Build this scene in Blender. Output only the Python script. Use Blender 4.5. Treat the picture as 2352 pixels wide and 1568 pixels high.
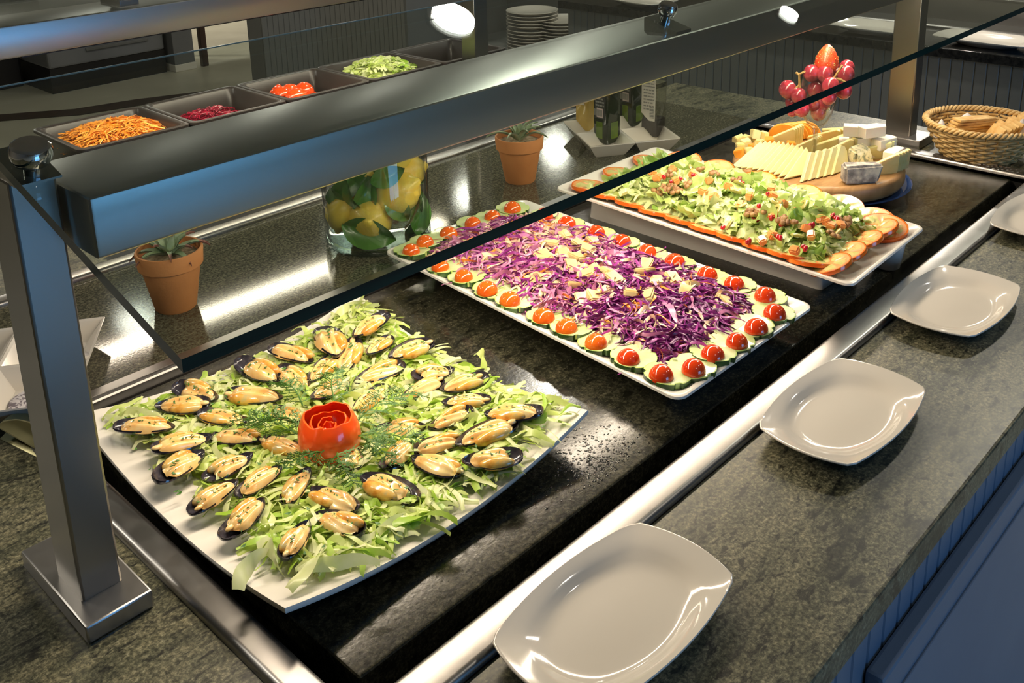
import bpy, bmesh, math, random
import numpy as np
from mathutils import Vector, Matrix
from math import sin, cos, pi, radians, sqrt, atan2, hypot

random.seed(7)
SC = bpy.context.scene
COL = SC.collection
for _o in list(bpy.data.objects):
    bpy.data.objects.remove(_o)

# ------------------------------------------------------------------ camera
FPX, PX, PY = 2263.2, 1178.0, 288.0          # focal length and principal point of the 2352x1568 frame
RC = np.array([[0.6880, -0.2209, 0.6912], [-0.7252, -0.1772, 0.6653], [-0.0245, -0.9590, -0.2823]])
_u, _s, _v = np.linalg.svd(RC); RC = _u @ _v
CAM = np.array([0.0, 0.0, 0.64])             # metres; z = 0 is the top of the stone counter, the floor is at -0.9
FLOOR, CEIL = -0.9, 1.7
cd = bpy.data.cameras.new('camera'); cam = bpy.data.objects.new('camera', cd); COL.objects.link(cam)
cd.sensor_width = 36; cd.sensor_fit = 'HORIZONTAL'; cd.lens = 36 * FPX / 2352
cd.shift_x = (1176 - PX) / 2352; cd.shift_y = (PY - 784) / 2352; cd.clip_start = 0.02
M = Matrix.Identity(4)
for i in range(3):
    M[i][0] = RC[i][0]; M[i][1] = -RC[i][1]; M[i][2] = -RC[i][2]; M[i][3] = CAM[i]
cam.matrix_world = M
SC.camera = cam

# ------------------------------------------------------------------ world, lights, exposure
SC.view_settings.view_transform = 'Standard'; SC.view_settings.look = 'None'
SC.view_settings.exposure = 0.0; SC.view_settings.gamma = 1.0; SC.view_settings.use_curve_mapping = False
W = bpy.data.worlds.new('world'); SC.world = W; W.use_nodes = True
W.node_tree.nodes['Background'].inputs[0].default_value = (0.25, 0.45, 1.0, 1)
W.node_tree.nodes['Background'].inputs[1].default_value = 0.6
SC.cycles.max_bounces = 8; SC.cycles.diffuse_bounces = 3; SC.cycles.glossy_bounces = 4
SC.cycles.transparent_max_bounces = 16; SC.cycles.transmission_bounces = 6
SC.cycles.sample_clamp_indirect = 4.0; SC.cycles.caustics_reflective = False; SC.cycles.caustics_refractive = False

def area(name, loc, target, sx, sy, power, color, shape='RECTANGLE', spread=180):
    l = bpy.data.lights.new(name, 'AREA'); l.shape = shape; l.size = sx; l.size_y = sy
    l.energy = power; l.color = color; l.spread = radians(spread)
    o = bpy.data.objects.new(name, l); COL.objects.link(o); o.location = loc
    d = Vector(target) - Vector(loc)
    o.rotation_euler = d.to_track_quat('-Z', 'X' if abs(d.z) > 0.99 * d.length and sx < sy else 'Y').to_euler()
    return o
WARM = (1.0, 0.84, 0.64); NEUT = (1.0, 0.93, 0.80)
# fluorescent strips under the two sneeze guard beams
area('front_strip_light', (1.13, 0.775, 0.331), (1.13, 0.775, -1), 1.56, 0.035, 7.6, WARM)
area('back_strip_light', (1.09, 1.755, 0.300), (1.09, 1.755, -1), 0.94, 0.045, 4.8, WARM)
# daylight through the window behind the customer
area('window_daylight', (1.0, -4.55, 0.25), (0.9, -1.5, -0.7), 2.0, 1.9, 62.0, (0.13, 0.42, 0.86))
# ceiling lamps, some of them added unseen for fill: x, y, size, square?, power
LAMPS = [(2.376, 2.107, 0.16, 0, 17), (4.19, 1.70, 0.09, 0, 5), (1.93, 4.55, 0.17, 1, 1.5), (3.35, 4.62, 0.20, 1, 5),
         (4.27, 4.54, 0.15, 1, 4), (3.2, 0.7, 0.16, 0, 22), (5.40, 4.75, 0.17, 1, 8), (0.3, -0.9, 0.16, 0, 1.5),  # the lamp over the far counter is added to brighten it
         (1.9, -0.7, 0.16, 0, 4), (3.6, -0.6, 0.16, 0, 5), (-1.0, 3.6, 0.22, 1, 26), (-0.35, 1.9, 0.16, 0, 6), (2.2, 8.6, 0.22, 1, 50), (4.8, 8.6, 0.22, 1, 50), (6.5, 2.6, 0.22, 1, 50)]  # island's left end, room back and beyond the far counter: added fill lamps
for i, (x, y, s, sq, p) in enumerate(LAMPS):
    area('ceiling_lamp_light', (x, y, CEIL - 0.022), (x, y, -1), s, s, p, NEUT, 'SQUARE' if sq else 'DISK')

# ------------------------------------------------------------------ pixel -> point helpers (real planes in the room)
def ray(u, v):
    return RC @ np.array([(u - PX) / FPX, (v - PY) / FPX, 1.0])
def onz(u, v, z=0.0):
    d = ray(u, v); p = CAM + d * ((z - CAM[2]) / d[2]); return Vector(p)
def onx(u, v, x):
    d = ray(u, v); p = CAM + d * ((x - CAM[0]) / d[0]); return Vector(p)
def ony(u, v, y):
    d = ray(u, v); p = CAM + d * ((y - CAM[1]) / d[1]); return Vector(p)

# ------------------------------------------------------------------ materials
MATS = {}
def ramp(nt, stops):
    r = nt.nodes.new('ShaderNodeValToRGB'); e = r.color_ramp.elements
    while len(e) < len(stops): e.new(0.5)
    for k, (p, c) in enumerate(stops):
        e[k].position = p; e[k].color = (*c, 1)
    return r
def noise(nt, scale, detail=4, rough=0.55, stretch=None, off=0.0, coord='Object'):
    tc = nt.nodes.new('ShaderNodeTexCoord'); n = nt.nodes.new('ShaderNodeTexNoise')
    n.inputs['Scale'].default_value = scale; n.inputs['Detail'].default_value = detail
    n.inputs['Roughness'].default_value = rough
    src = tc.outputs[coord]
    if stretch or off:
        mp = nt.nodes.new('ShaderNodeMapping'); mp.inputs['Scale'].default_value = stretch or (1, 1, 1)
        mp.inputs['Location'].default_value = (off, off * 0.7, off * 1.3)
        nt.links.new(src, mp.inputs[0]); src = mp.outputs[0]
    nt.links.new(src, n.inputs['Vector'])
    return n
def mat(name, color=None, rough=0.5, metal=0.0, stops=None, scale=30, detail=4, stretch=None, bump=0.0, bscale=None,
        sss=0.0, ssr=(0.01, 0.005, 0.003), coat=0.0, spec=0.5, trans=0.0, emit=None, aniso=0.0, rvar=0.0, nrough=0.55):
    m = bpy.data.materials.new(name); m.use_nodes = True; nt = m.node_tree
    b = nt.nodes['Principled BSDF']
    b.inputs['Roughness'].default_value = rough; b.inputs['Metallic'].default_value = metal
    b.inputs['Specular IOR Level'].default_value = spec
    b.inputs['Coat Weight'].default_value = coat; b.inputs['Coat Roughness'].default_value = 0.06
    if color: b.inputs['Base Color'].default_value = (*color, 1)
    if sss:
        b.inputs['Subsurface Weight'].default_value = sss; b.inputs['Subsurface Radius'].default_value = ssr
        b.inputs['Subsurface Scale'].default_value = 1.0
    if aniso: b.inputs['Anisotropic'].default_value = aniso
    if emit:
        b.inputs['Emission Color'].default_value = (*emit[0], 1); b.inputs['Emission Strength'].default_value = emit[1]
    n = None
    if stops:
        n = noise(nt, scale, detail, nrough, stretch); r = ramp(nt, stops)
        nt.links.new(n.outputs[0], r.inputs[0]); nt.links.new(r.outputs[0], b.inputs['Base Color'])
    if rvar:
        n2 = noise(nt, scale, detail, 0.6, stretch, 3.1)
        mr = nt.nodes.new('ShaderNodeMapRange'); mr.inputs[3].default_value = rough - rvar; mr.inputs[4].default_value = rough + rvar
        nt.links.new(n2.outputs[0], mr.inputs[0]); nt.links.new(mr.outputs[0], b.inputs['Roughness'])
    if bump:
        n3 = noise(nt, bscale or scale, 3, 0.6, stretch, 1.7)
        bp = nt.nodes.new('ShaderNodeBump'); bp.inputs['Strength'].default_value = bump; bp.inputs['Distance'].default_value = 0.002
        nt.links.new(n3.outputs[0], bp.inputs['Height']); nt.links.new(bp.outputs[0], b.inputs['Normal'])
    if trans:
        tr = nt.nodes.new('ShaderNodeBsdfTranslucent'); mx = nt.nodes.new('ShaderNodeMixShader'); mx.inputs[0].default_value = trans
        if color: tr.inputs[0].default_value = (*color, 1)
        if stops: nt.links.new(r.outputs[0], tr.inputs[0])
        out = nt.nodes['Material Output']
        nt.links.new(b.outputs[0], mx.inputs[1]); nt.links.new(tr.outputs[0], mx.inputs[2]); nt.links.new(mx.outputs[0], out.inputs[0])
    MATS[name] = m
    return m
def granite(name, rough, dark=1.0, wet=False, con=1.0):
    m = bpy.data.materials.new(name); m.use_nodes = True; nt = m.node_tree; b = nt.nodes['Principled BSDF']
    fine = noise(nt, 240, 5, 0.75); r1 = ramp(nt, [(0.30, (0.012, 0.013, 0.009)), (0.47, (0.058 * dark, 0.057 * dark, 0.040 * dark)),
                                                   (0.60, (0.150 * dark, 0.142 * dark, 0.098 * dark)), (0.78, (0.33 * dark, 0.32 * dark, 0.26 * dark))])
    big = noise(nt, 11, 8, 0.72, (1.0, 2.6, 1.0), 2.2); r2 = ramp(nt, [(0.36, (0.16, 0.18, 0.155)), (0.45, (0.60, 0.62, 0.55)), (0.56, (0.95, 0.93, 0.84))])
    med = noise(nt, 62, 5, 0.68, (0.8, 1.7, 1), 5.2); r3 = ramp(nt, [(0.385, (0.05, 0.055, 0.05)), (0.455, (0.9, 0.92, 0.9)), (0.72, (1.2, 1.15, 1.05))])
    med.inputs['Distortion'].default_value = 0.4
    mx = nt.nodes.new('ShaderNodeMix'); mx.data_type = 'RGBA'; mx.blend_type = 'MULTIPLY'; mx.inputs[0].default_value = con
    mx2 = nt.nodes.new('ShaderNodeMix'); mx2.data_type = 'RGBA'; mx2.blend_type = 'MULTIPLY'; mx2.inputs[0].default_value = 0.85 * con
    nt.links.new(fine.outputs[0], r1.inputs[0]); nt.links.new(big.outputs[0], r2.inputs[0]); nt.links.new(med.outputs[0], r3.inputs[0])
    nt.links.new(r1.outputs[0], mx.inputs[6]); nt.links.new(r2.outputs[0], mx.inputs[7])
    nt.links.new(mx.outputs[2], mx2.inputs[6]); nt.links.new(r3.outputs[0], mx2.inputs[7])
    nt.links.new(mx2.outputs[2], b.inputs['Base Color'])
    b.inputs['Roughness'].default_value = rough; b.inputs['Specular IOR Level'].default_value = 0.5
    n3 = noise(nt, 300 if not wet else 230, 2, 0.5, None, 4.0)
    mr = nt.nodes.new('ShaderNodeMapRange'); mr.inputs[3].default_value = rough * 0.7; mr.inputs[4].default_value = rough * 1.4
    nt.links.new(fine.outputs[0], mr.inputs[0]); nt.links.new(mr.outputs[0], b.inputs['Roughness'])
    bp = nt.nodes.new('ShaderNodeBump'); bp.inputs['Distance'].default_value = 0.001
    bp.inputs['Strength'].default_value = 0.10 if wet else 0.03
    nt.links.new(n3.outputs[0], bp.inputs['Height']); nt.links.new(bp.outputs[0], b.inputs['Normal'])
    MATS[name] = m; return m
def thin_glass(name, tint, edge=0.0, rough=0.0, f0=0.05):
    """Clear sheet glass: transparent plus a mirror layer that grows towards grazing angles."""
    m = bpy.data.materials.new(name); m.use_nodes = True; nt = m.node_tree; nt.nodes.remove(nt.nodes['Principled BSDF'])
    out = nt.nodes['Material Output']; t = nt.nodes.new('ShaderNodeBsdfTransparent'); t.inputs[0].default_value = (*tint, 1)
    g = nt.nodes.new('ShaderNodeBsdfGlossy'); g.inputs['Roughness'].default_value = rough
    lw = nt.nodes.new('ShaderNodeLayerWeight'); lw.inputs[0].default_value = 0.5
    pw = nt.nodes.new('ShaderNodeMath'); pw.operation = 'POWER'; pw.inputs[1].default_value = 5.0
    mr = nt.nodes.new('ShaderNodeMapRange'); mr.inputs[3].default_value = f0; mr.inputs[4].default_value = 0.9
    nt.links.new(lw.outputs['Facing'], pw.inputs[0]); nt.links.new(pw.outputs[0], mr.inputs[0])
    mx = nt.nodes.new('ShaderNodeMixShader'); nt.links.new(mr.outputs[0], mx.inputs[0])
    if edge:
        rp = ramp(nt, [(0.55, tint), (1.0, tuple(c * (1 - edge) for c in tint))])
        nt.links.new(lw.outputs['Facing'], rp.inputs[0]); nt.links.new(rp.outputs[0], t.inputs[0])
    nt.links.new(t.outputs[0], mx.inputs[1]); nt.links.new(g.outputs[0], mx.inputs[2]); nt.links.new(mx.outputs[0], out.inputs[0])
    MATS[name] = m; return m

granite('granite', 0.36, 1.8); granite('granite_polished', 0.085, 1.05, False, 0.4); granite('granite_cold', 0.19, 0.48, True, 0.85)
mat('steel', (0.50, 0.49, 0.47), 0.34, 1.0, scale=40, stretch=(1, 30, 30), rvar=0.04, detail=2)
mat('steel_post', (0.33, 0.315, 0.29), 0.30, 1.0, scale=40, stretch=(30, 30, 1), rvar=0.03, detail=2)
mat('steel_trim', (0.38, 0.365, 0.35), 0.34, 1.0, scale=25, rvar=0.08, bump=0.05, bscale=60)
mat('chrome', (0.75, 0.75, 0.76), 0.05, 1.0)
mat('black_metal', (0.012, 0.012, 0.012), 0.35)
mat('black_plastic', (0.045, 0.035, 0.032), 0.32, stops=[(0.3, (0.036, 0.028, 0.025)), (0.7, (0.055, 0.043, 0.04))], scale=8)
mat('porcelain', (0.76, 0.71, 0.63), 0.10, stops=[(0.2, (0.75, 0.70, 0.62)), (0.8, (0.77, 0.72, 0.64))], scale=6, coat=0.5)
mat('melamine', (0.80, 0.76, 0.69), 0.22, stops=[(0.2, (0.79, 0.75, 0.68)), (0.8, (0.81, 0.77, 0.70))], scale=6)
thin_glass('sheet_glass', (0.90, 0.94, 0.92)); thin_glass('vessel_glass', (0.96, 0.975, 0.965), 0.6, f0=0.085)
thin_glass('stem_glass', (0.92, 0.93, 0.90), 0.5, f0=0.30); thin_glass('water_bead', (0.75, 0.75, 0.74), 0.4, f0=0.12)
mat('blue_glass', (0.03, 0.07, 0.22), 0.08, stops=[(0.3, (0.024, 0.06, 0.19)), (0.7, (0.036, 0.085, 0.25))], scale=6, coat=0.6)
mat('glass_edge', (0.004, 0.035, 0.032), 0.12, stops=[(0.35, (0.0015, 0.012, 0.012)), (0.7, (0.004, 0.032, 0.026))], scale=3, stretch=(1, 20, 20), spec=0.25)
mat('edge_highlight', (0.35, 0.42, 0.38), 0.2, stops=[(0.3, (0.30, 0.36, 0.32)), (0.7, (0.42, 0.48, 0.43))], scale=4)
mat('painted_board', (0.15, 0.16, 0.165), 0.45, stops=[(0.3, (0.14, 0.15, 0.155)), (0.7, (0.165, 0.175, 0.18))], scale=5)
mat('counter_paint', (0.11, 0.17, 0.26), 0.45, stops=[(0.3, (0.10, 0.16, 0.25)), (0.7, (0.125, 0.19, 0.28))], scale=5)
mat('far_board', (0.125, 0.130, 0.122), 0.5, stops=[(0.3, (0.118, 0.123, 0.115)), (0.7, (0.133, 0.138, 0.130))], scale=5)
mat('dark_stone', (0.014, 0.014, 0.013), 0.12, stops=[(0.35, (0.008, 0.008, 0.008)), (0.7, (0.03, 0.03, 0.027))], scale=80)
mat('floor_tile', (0.58, 0.54, 0.42), 0.28, stops=[(0.3, (0.52, 0.485, 0.37)), (0.7, (0.64, 0.60, 0.47))], scale=3)
mat('dark_wood', (0.05, 0.028, 0.02), 0.35, stops=[(0.3, (0.035, 0.02, 0.014)), (0.7, (0.07, 0.038, 0.026))], scale=12, stretch=(1, 1, 0.1))
mat('wall_paint', (0.26, 0.24, 0.20), 0.7, stops=[(0.3, (0.25, 0.23, 0.19)), (0.7, (0.28, 0.26, 0.22))], scale=3)
mat('ceiling_paint', (0.24, 0.24, 0.22), 0.8, stops=[(0.3, (0.23, 0.23, 0.21)), (0.7, (0.25, 0.25, 0.23))], scale=3)
mat('lamp_lens', (1, 1, 1), 0.4, emit=((1.0, 0.97, 0.88), 9.0))
mat('terracotta', (0.64, 0.25, 0.075), 0.75, stops=[(0.3, (0.60, 0.23, 0.068)), (0.7, (0.68, 0.275, 0.085))], scale=25, bump=0.15, bscale=220)

# ------------------------------------------------------------------ mesh helpers
class MB:
    """Collects vertices and faces (world or local metres) and links them as ONE mesh object."""
    def __init__(self): self.v = []; self.f = []; self.m = []; self.hard = False
    def add(self, vs, fs, mi=0):
        o = len(self.v); self.v.extend([tuple(p) for p in vs]); self.f.extend([tuple(i + o for i in f) for f in fs]); self.m.extend([mi] * len(fs))
        return self
    def box(self, lo, hi, bev=0.0, seg=2, mi=0, mtx=None):
        bm = bmesh.new(); bmesh.ops.create_cube(bm, size=1.0)
        for p in bm.verts:
            p.co = Vector([lo[k] + (p.co[k] + 0.5) * (hi[k] - lo[k]) for k in range(3)])
        self.hard = True
        if bev: bmesh.ops.bevel(bm, geom=bm.edges[:], offset=bev, segments=seg, profile=0.5, affect='EDGES')
        return self.bm(bm, mi, mtx)
    def bm(self, bm, mi=0, mtx=None):
        bm.verts.index_update()
        self.add([(mtx @ p.co if mtx else p.co) for p in bm.verts], [[p.index for p in f.verts] for f in bm.faces], mi); bm.free(); return self
    def grid(self, P, mi=0, wrapu=False, wrapv=False):
        """P[i][j] -> point"""
        nu, nv = len(P), len(P[0]); vs = [p for row in P for p in row]; fs = []
        for i in range(nu - (0 if wrapu else 1)):
            for j in range(nv - (0 if wrapv else 1)):
                a, b = i, (i + 1) % nu; c, d = j, (j + 1) % nv
                fs.append((a * nv + c, a * nv + d, b * nv + d, b * nv + c))
        return self.add(vs, fs, mi)
    def lathe(self, prof, c=(0, 0, 0), n=32, mi=0, sx=1.0, sy=1.0, cap0=False, cap1=False):
        P = [[(c[0] + r * cos(2 * pi * k / n) * sx, c[1] + r * sin(2 * pi * k / n) * sy, c[2] + z) for k in range(n)] for r, z in prof]
        o = len(self.v); self.grid([r[::-1] for r in P], mi, False, True)
        if cap0: self.f.append(tuple(o + k for k in range(n))); self.m.append(mi)
        if cap1: self.f.append(tuple(o + (len(prof) - 1) * n + n - 1 - k for k in range(n))); self.m.append(mi)
        return self
    def tube(self, path, r, n=6, mi=0, closed=False, caps=True):
        pts = [Vector(p) for p in path]; N = len(pts); rows = []; up = Vector((0, 0, 1))
        for i, p in enumerate(pts):
            a = pts[(i - 1) % N] if (closed or i) else p; b = pts[(i + 1) % N] if (closed or i < N - 1) else p
            t = (b - a); t = t.normalized() if t.length > 1e-9 else Vector((0, 0, 1))
            if abs(t.dot(up)) > 0.95: up = Vector((1, 0, 0)) if abs(t.x) < 0.9 else Vector((0, 1, 0))
            s = t.cross(up).normalized(); w = s.cross(t).normalized()
            rr = r[i] if isinstance(r, (list, tuple)) else r
            rows.append([p + (s * cos(2 * pi * k / n) + w * sin(2 * pi * k / n)) * rr for k in range(n)])
        o = len(self.v); self.grid(rows, mi, closed, True)
        if caps and not closed:
            self.f.append(tuple(o + k for k in range(n))[::-1]); self.m.append(mi)
            self.f.append(tuple(o + (N - 1) * n + k for k in range(n))); self.m.append(mi)
        return self
    def ball(self, c, r, n=12, mi=0, sx=1, sy=1, sz=1, lo=-1.0, mtx=None):
        """ellipsoid; lo = cosine cut so that lo = 0 gives a dome with a flat base"""
        k = max(4, n // 2); a0 = math.asin(max(-1, lo)) if lo > -1 else -pi / 2
        rows = []
        for i in range(k + 1):
            a = a0 + (pi / 2 - a0) * i / k
            rr = max(cos(a), 0.001)
            rows.append([Vector((r * sx * rr * cos(2 * pi * j / n), r * sy * rr * sin(2 * pi * j / n), r * sz * sin(a))) for j in range(n)])
        c = Vector(c); rows = [[(mtx @ p if mtx else p) + c for p in row] for row in rows]
        o = len(self.v); self.grid(rows, mi, False, True)
        if lo > -1: self.f.append(tuple(o + j for j in range(n))[::-1]); self.m.append(mi)
        return self
    def build(self, name, mats, parent=None, org=(0, 0, 0), smooth=None, loc=None):
        me = mesh_from(self, name, mats, org, smooth)
        return link(name, me, parent, loc if loc is not None else ((0, 0, 0) if parent else org))
def mesh_from(mb, name, mats, org=(0, 0, 0), smooth=None):
    if smooth is None: smooth = 20 if mb.hard else 55
    me = bpy.data.meshes.new(name)
    v = np.array(mb.v, dtype=float).reshape(-1, 3) - np.array(org, dtype=float)
    me.from_pydata(v.tolist(), [], mb.f)
    if isinstance(mats, str): mats = [mats]
    for q in mats: me.materials.append(MATS[q])
    me.polygons.foreach_set('material_index', mb.m)
    if smooth:
        me.polygons.foreach_set('use_smooth', [True] * len(me.polygons)); me.update(); me.set_sharp_from_angle(angle=radians(smooth))
    me.update(); return me
def link(name, me, parent=None, loc=(0, 0, 0), rot=None):
    o = bpy.data.objects.new(name, me); COL.objects.link(o); o.location = loc
    if rot: o.rotation_euler = rot
    if parent: o.parent = parent
    return o
def tag(o, label, cat, group=None):
    o['label'] = label; o['category'] = cat
    if group: o['group'] = group
    return o
def thing(name, loc, label, cat, group=None, rz=0.0, rot=None):
    o = bpy.data.objects.new(name, None); COL.objects.link(o); o.location = loc; o.empty_display_size = 0.02
    o.rotation_euler = rot or (0, 0, rz); return tag(o, label, cat, group)
def struct(o): o['kind'] = 'structure'; return o
def stuff(o): o['kind'] = 'stuff'; return o

# ------------------------------------------------------------------ the room
X0, X1, Y0, Y1 = -4.0, 9.0, -4.5, 11.0
struct(MB().box((X0, Y0, FLOOR - .05), (X1, Y1, FLOOR)).build('floor', 'floor_tile', smooth=0))
_band = [(1.0, 6.25), (1.45, 6.18), (1.95, 6.04), (2.3, 5.80), (2.65, 5.72), (3.2, 5.50), (4.6, 4.9)]
_mb = MB(); _mb.grid([[(x + .04, y + .17, FLOOR + .003), (x, y, FLOOR + .003)] for x, y in _band])
struct(_mb.build('trim_1', 'dark_wood', smooth=0))
struct(MB().box((X0, Y0, CEIL), (X1, Y1, CEIL + .05)).build('ceiling', 'ceiling_paint', smooth=0))
struct(MB().box((X0 - .1, Y0, FLOOR), (X0, Y1, CEIL)).build('wall_left', 'wall_paint', smooth=0))
struct(MB().box((X1, Y0, FLOOR), (X1 + .1, Y1, CEIL)).build('wall_right', 'wall_paint', smooth=0))
struct(MB().box((X0, Y1, FLOOR), (X1, Y1 + .1, CEIL)).build('wall_back', 'wall_paint', smooth=0))
WX0, WX1, WZ0, WZ1 = -0.05, 2.05, -0.75, 1.25
_mb = MB().box((X0, Y0 - .1, FLOOR), (WX0, Y0, CEIL)).box((WX1, Y0 - .1, FLOOR), (X1, Y0, CEIL))
_mb.box((WX0, Y0 - .1, FLOOR), (WX1, Y0, WZ0)).box((WX0, Y0 - .1, WZ1), (WX1, Y0, CEIL))
struct(_mb.build('wall_front', 'wall_paint', smooth=0))
win = struct(MB().box((WX0, Y0 - .06, WZ0), (WX0 + .06, Y0 + .01, WZ1)).box((WX1 - .06, Y0 - .06, WZ0), (WX1, Y0 + .01, WZ1))
             .box((WX0, Y0 - .06, WZ0), (WX1, Y0 + .01, WZ0 + .06)).box((WX0, Y0 - .06, WZ1 - .06), (WX1, Y0 + .01, WZ1))
             .box(((WX0 + WX1) / 2 - .03, Y0 - .06, WZ0), ((WX0 + WX1) / 2 + .03, Y0 + .01, WZ1)).build('window_1', 'wall_paint', smooth=0))

# ------------------------------------------------------------------ the buffet counter the photograph stands at
FX = 2.131                                   # right end of the island
YF, YT0, YT1 = 0.266, 0.468, 0.505           # front edge of the stone, front steel trim
YR0, YR1, YS0, YS1 = 1.083, 1.118, 1.447, 1.475
XT0, XT1, XR0, XR1 = 0.307, 0.338, 1.915, 1.950
top = thing('stone_worktop', (1.0, .8, 0), 'speckled dark green granite worktop carrying the white plates and pots', 'worktop')
_org = (1.0, .8, 0)
_t = -0.032
MB().box((-.75, YF, _t), (FX, YT0, 0), .003).build('front_shelf', 'granite', top, _org)
MB().box((-.75, YT0, _t), (XT0, YS0, 0), .0005).build('left_shelf', 'granite', top, _org)
MB().box((XR1, YT0, _t), (FX, YS0, 0), .0005).build('right_shelf', 'granite', top, _org)
MB().box((XT0, YR1, _t), (XR1, YS0, 0), .0005).build('middle_shelf', 'granite_polished', top, _org)
MB().box((-.75, 2.035, _t), (FX, 2.06, 0), .0005).box((-.75, YS1, _t), (.60, 2.035, 0), .0005).box((1.9, YS1, _t), (FX, 2.035, 0), .0005).build('rear_shelf', 'granite', top, _org)

base = thing('counter_cabinet', (1.0, 1.2, FLOOR), 'grey-blue counter base of grooved boards under the stone edge', 'cabinet')
_b = (1.0, 1.2, FLOOR)
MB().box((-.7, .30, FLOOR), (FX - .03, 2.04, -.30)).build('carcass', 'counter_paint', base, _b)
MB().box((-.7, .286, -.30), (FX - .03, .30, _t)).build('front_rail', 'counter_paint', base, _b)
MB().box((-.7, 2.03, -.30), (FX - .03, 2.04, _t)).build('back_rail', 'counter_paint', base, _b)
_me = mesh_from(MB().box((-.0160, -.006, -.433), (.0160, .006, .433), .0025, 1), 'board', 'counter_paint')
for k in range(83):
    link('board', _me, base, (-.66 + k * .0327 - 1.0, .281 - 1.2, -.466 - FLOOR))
DX = ony(2027, 1431, .262).x
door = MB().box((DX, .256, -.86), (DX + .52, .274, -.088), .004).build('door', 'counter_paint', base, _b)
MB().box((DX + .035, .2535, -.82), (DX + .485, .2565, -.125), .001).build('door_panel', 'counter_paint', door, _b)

def rounded_bar(a, b, w, h, axis, mi=0, mb=None, r=None):
    """trim strip with a softly rounded top, from a to b along axis (0 = x, 1 = y), section w by h standing on z = 0"""
    mb = mb or MB(); r = r or h * .8; S = []
    pr = [(-w / 2, -.01), (-w / 2, h - r)] + [(-w / 2 + r - r * cos(t), h - r + r * sin(t)) for t in (pi / 8, pi / 4, 3 * pi / 8, pi / 2)]
    pr += [(w / 2 - r + r * sin(t), h - r + r * cos(t)) for t in (0, pi / 8, pi / 4, 3 * pi / 8)] + [(w / 2, h - r), (w / 2, -.01)]
    for p in (a, b):
        S.append([((p[0], p[1] + q, z) if axis == 0 else (p[0] + q, p[1], z)) for q, z in pr])
    o = len(mb.v); mb.grid(S, mi); n = len(pr)
    mb.f.append(tuple(o + i for i in range(n))); mb.m.append(mi); mb.f.append(tuple(o + n + i for i in range(n))[::-1]); mb.m.append(mi)
    return mb
trim = thing('cold_well', (1.1, .8, 0), 'sunken cold display well with a steel rim holding the three platters', 'display well')
_w = (1.1, .8, 0)
rounded_bar((XT0, (YT0 + YT1) / 2, 0), (XR1, (YT0 + YT1) / 2, 0), YT1 - YT0, .008, 0, r=.006).build('front_rim', 'steel_trim', trim, _w)
rounded_bar(((XT0 + XT1) / 2, YT1, 0), ((XT0 + XT1) / 2, YR0, 0), XT1 - XT0, .008, 1, r=.007).build('left_rim', 'steel_trim', trim, _w)
rounded_bar(((XR0 + XR1) / 2, YT1, 0), ((XR0 + XR1) / 2, YR0, 0), XR1 - XR0, .006, 1, r=.005).build('right_rim', 'steel_trim', trim, _w)
_mb = rounded_bar((XT0, YR0 + .006, 0), (XR1, YR0 + .006, 0), .014, .009, 0, r=.0068)
_mb.box((XT0, YR0 + .014, -.01), (XR1, YR1, .002)); _mb.build('back_rim', 'steel_trim', trim, _w)
_z = -.075
MB().box((XT1, YT1, _z - .004), (XR0, YR0, _z)).box((XT1 - .003, YT1, _z), (XT1, YR0, -.002)).box((XR0, YT1, _z), (XR0 + .003, YR0, -.002)) \
    .box((XT1, YT1 - .003, _z), (XR0, YT1, -.002)).box((XT1, YR0, _z), (XR0, YR0 + .003, -.002)).build('basin', 'black_metal', trim, _w)
SL0, SL1, SLF, SLB = .364, 1.912, .537, 1.080
MB().box((SL0, SLF, -.055), (SL1, SLB, -.006), .0035, 3).build('cold_stone_slab', 'granite_cold', trim, _w)
MB().box((SL0 + .05, SLF + .05, _z), (SL1 - .05, SLB - .05, -.055)).build('slab_support', 'black_metal', trim, _w)

well2 = thing('rear_well', (1.2, 1.75, 0), 'dark rear well behind the middle shelf where the black food pans stand', 'display well')
_w2 = (1.2, 1.75, 0)
rounded_bar((XT0 - .3, (YS0 + YS1) / 2, 0), (XR1, (YS0 + YS1) / 2, 0), YS1 - YS0, .008, 0, r=.006).build('front_rim', 'steel_trim', well2, _w2)
MB().box((.60, YS1, -.03), (1.9, 2.035, -.026)).box((.60, YS1, -.026), (.603, 2.035, 0)).box((1.897, YS1, -.026), (1.9, 2.035, 0)).build('basin', 'black_metal', well2, _w2)

# ------------------------------------------------------------------ sneeze guards
GS, GY, GZ = 0.2786, .765, .415              # slope of the tilted glass, and a point on it
def gz(y): return GZ + (y - GY) * GS
sg = thing('sneeze_guard', (1.1, .77, 0), 'brushed steel sneeze guard with tilted glass standing over the three platters', 'sneeze guard')
_g = (1.1, .77, 0)
def post(name, x0, x1, y0, y1, z1, bx0, bx1, by0, by1):
    p = MB().box((x0, y0, .012), (x1, y1, z1), .0025).build(name, 'steel_post', sg, _g)
    MB().box((bx0, by0, 0), (bx1, by1, .018), .002).build('base_plate', 'steel_trim', p, _g)
    return p
post('post', .240, .276, .758, .810, .400, .229, .288, .727, .865)
post('post', 1.983, 2.019, .762, .816, .400, 1.962, 2.040, .732, .845)
MB().box((.279, .712, .336), (1.981, .832, .387), .0035, 3).build('beam', 'steel', sg, _g)
MB().box((.32, .752, .3315), (1.94, .798, .3365)).build('strip_light', 'black_metal', sg, _g)
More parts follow.
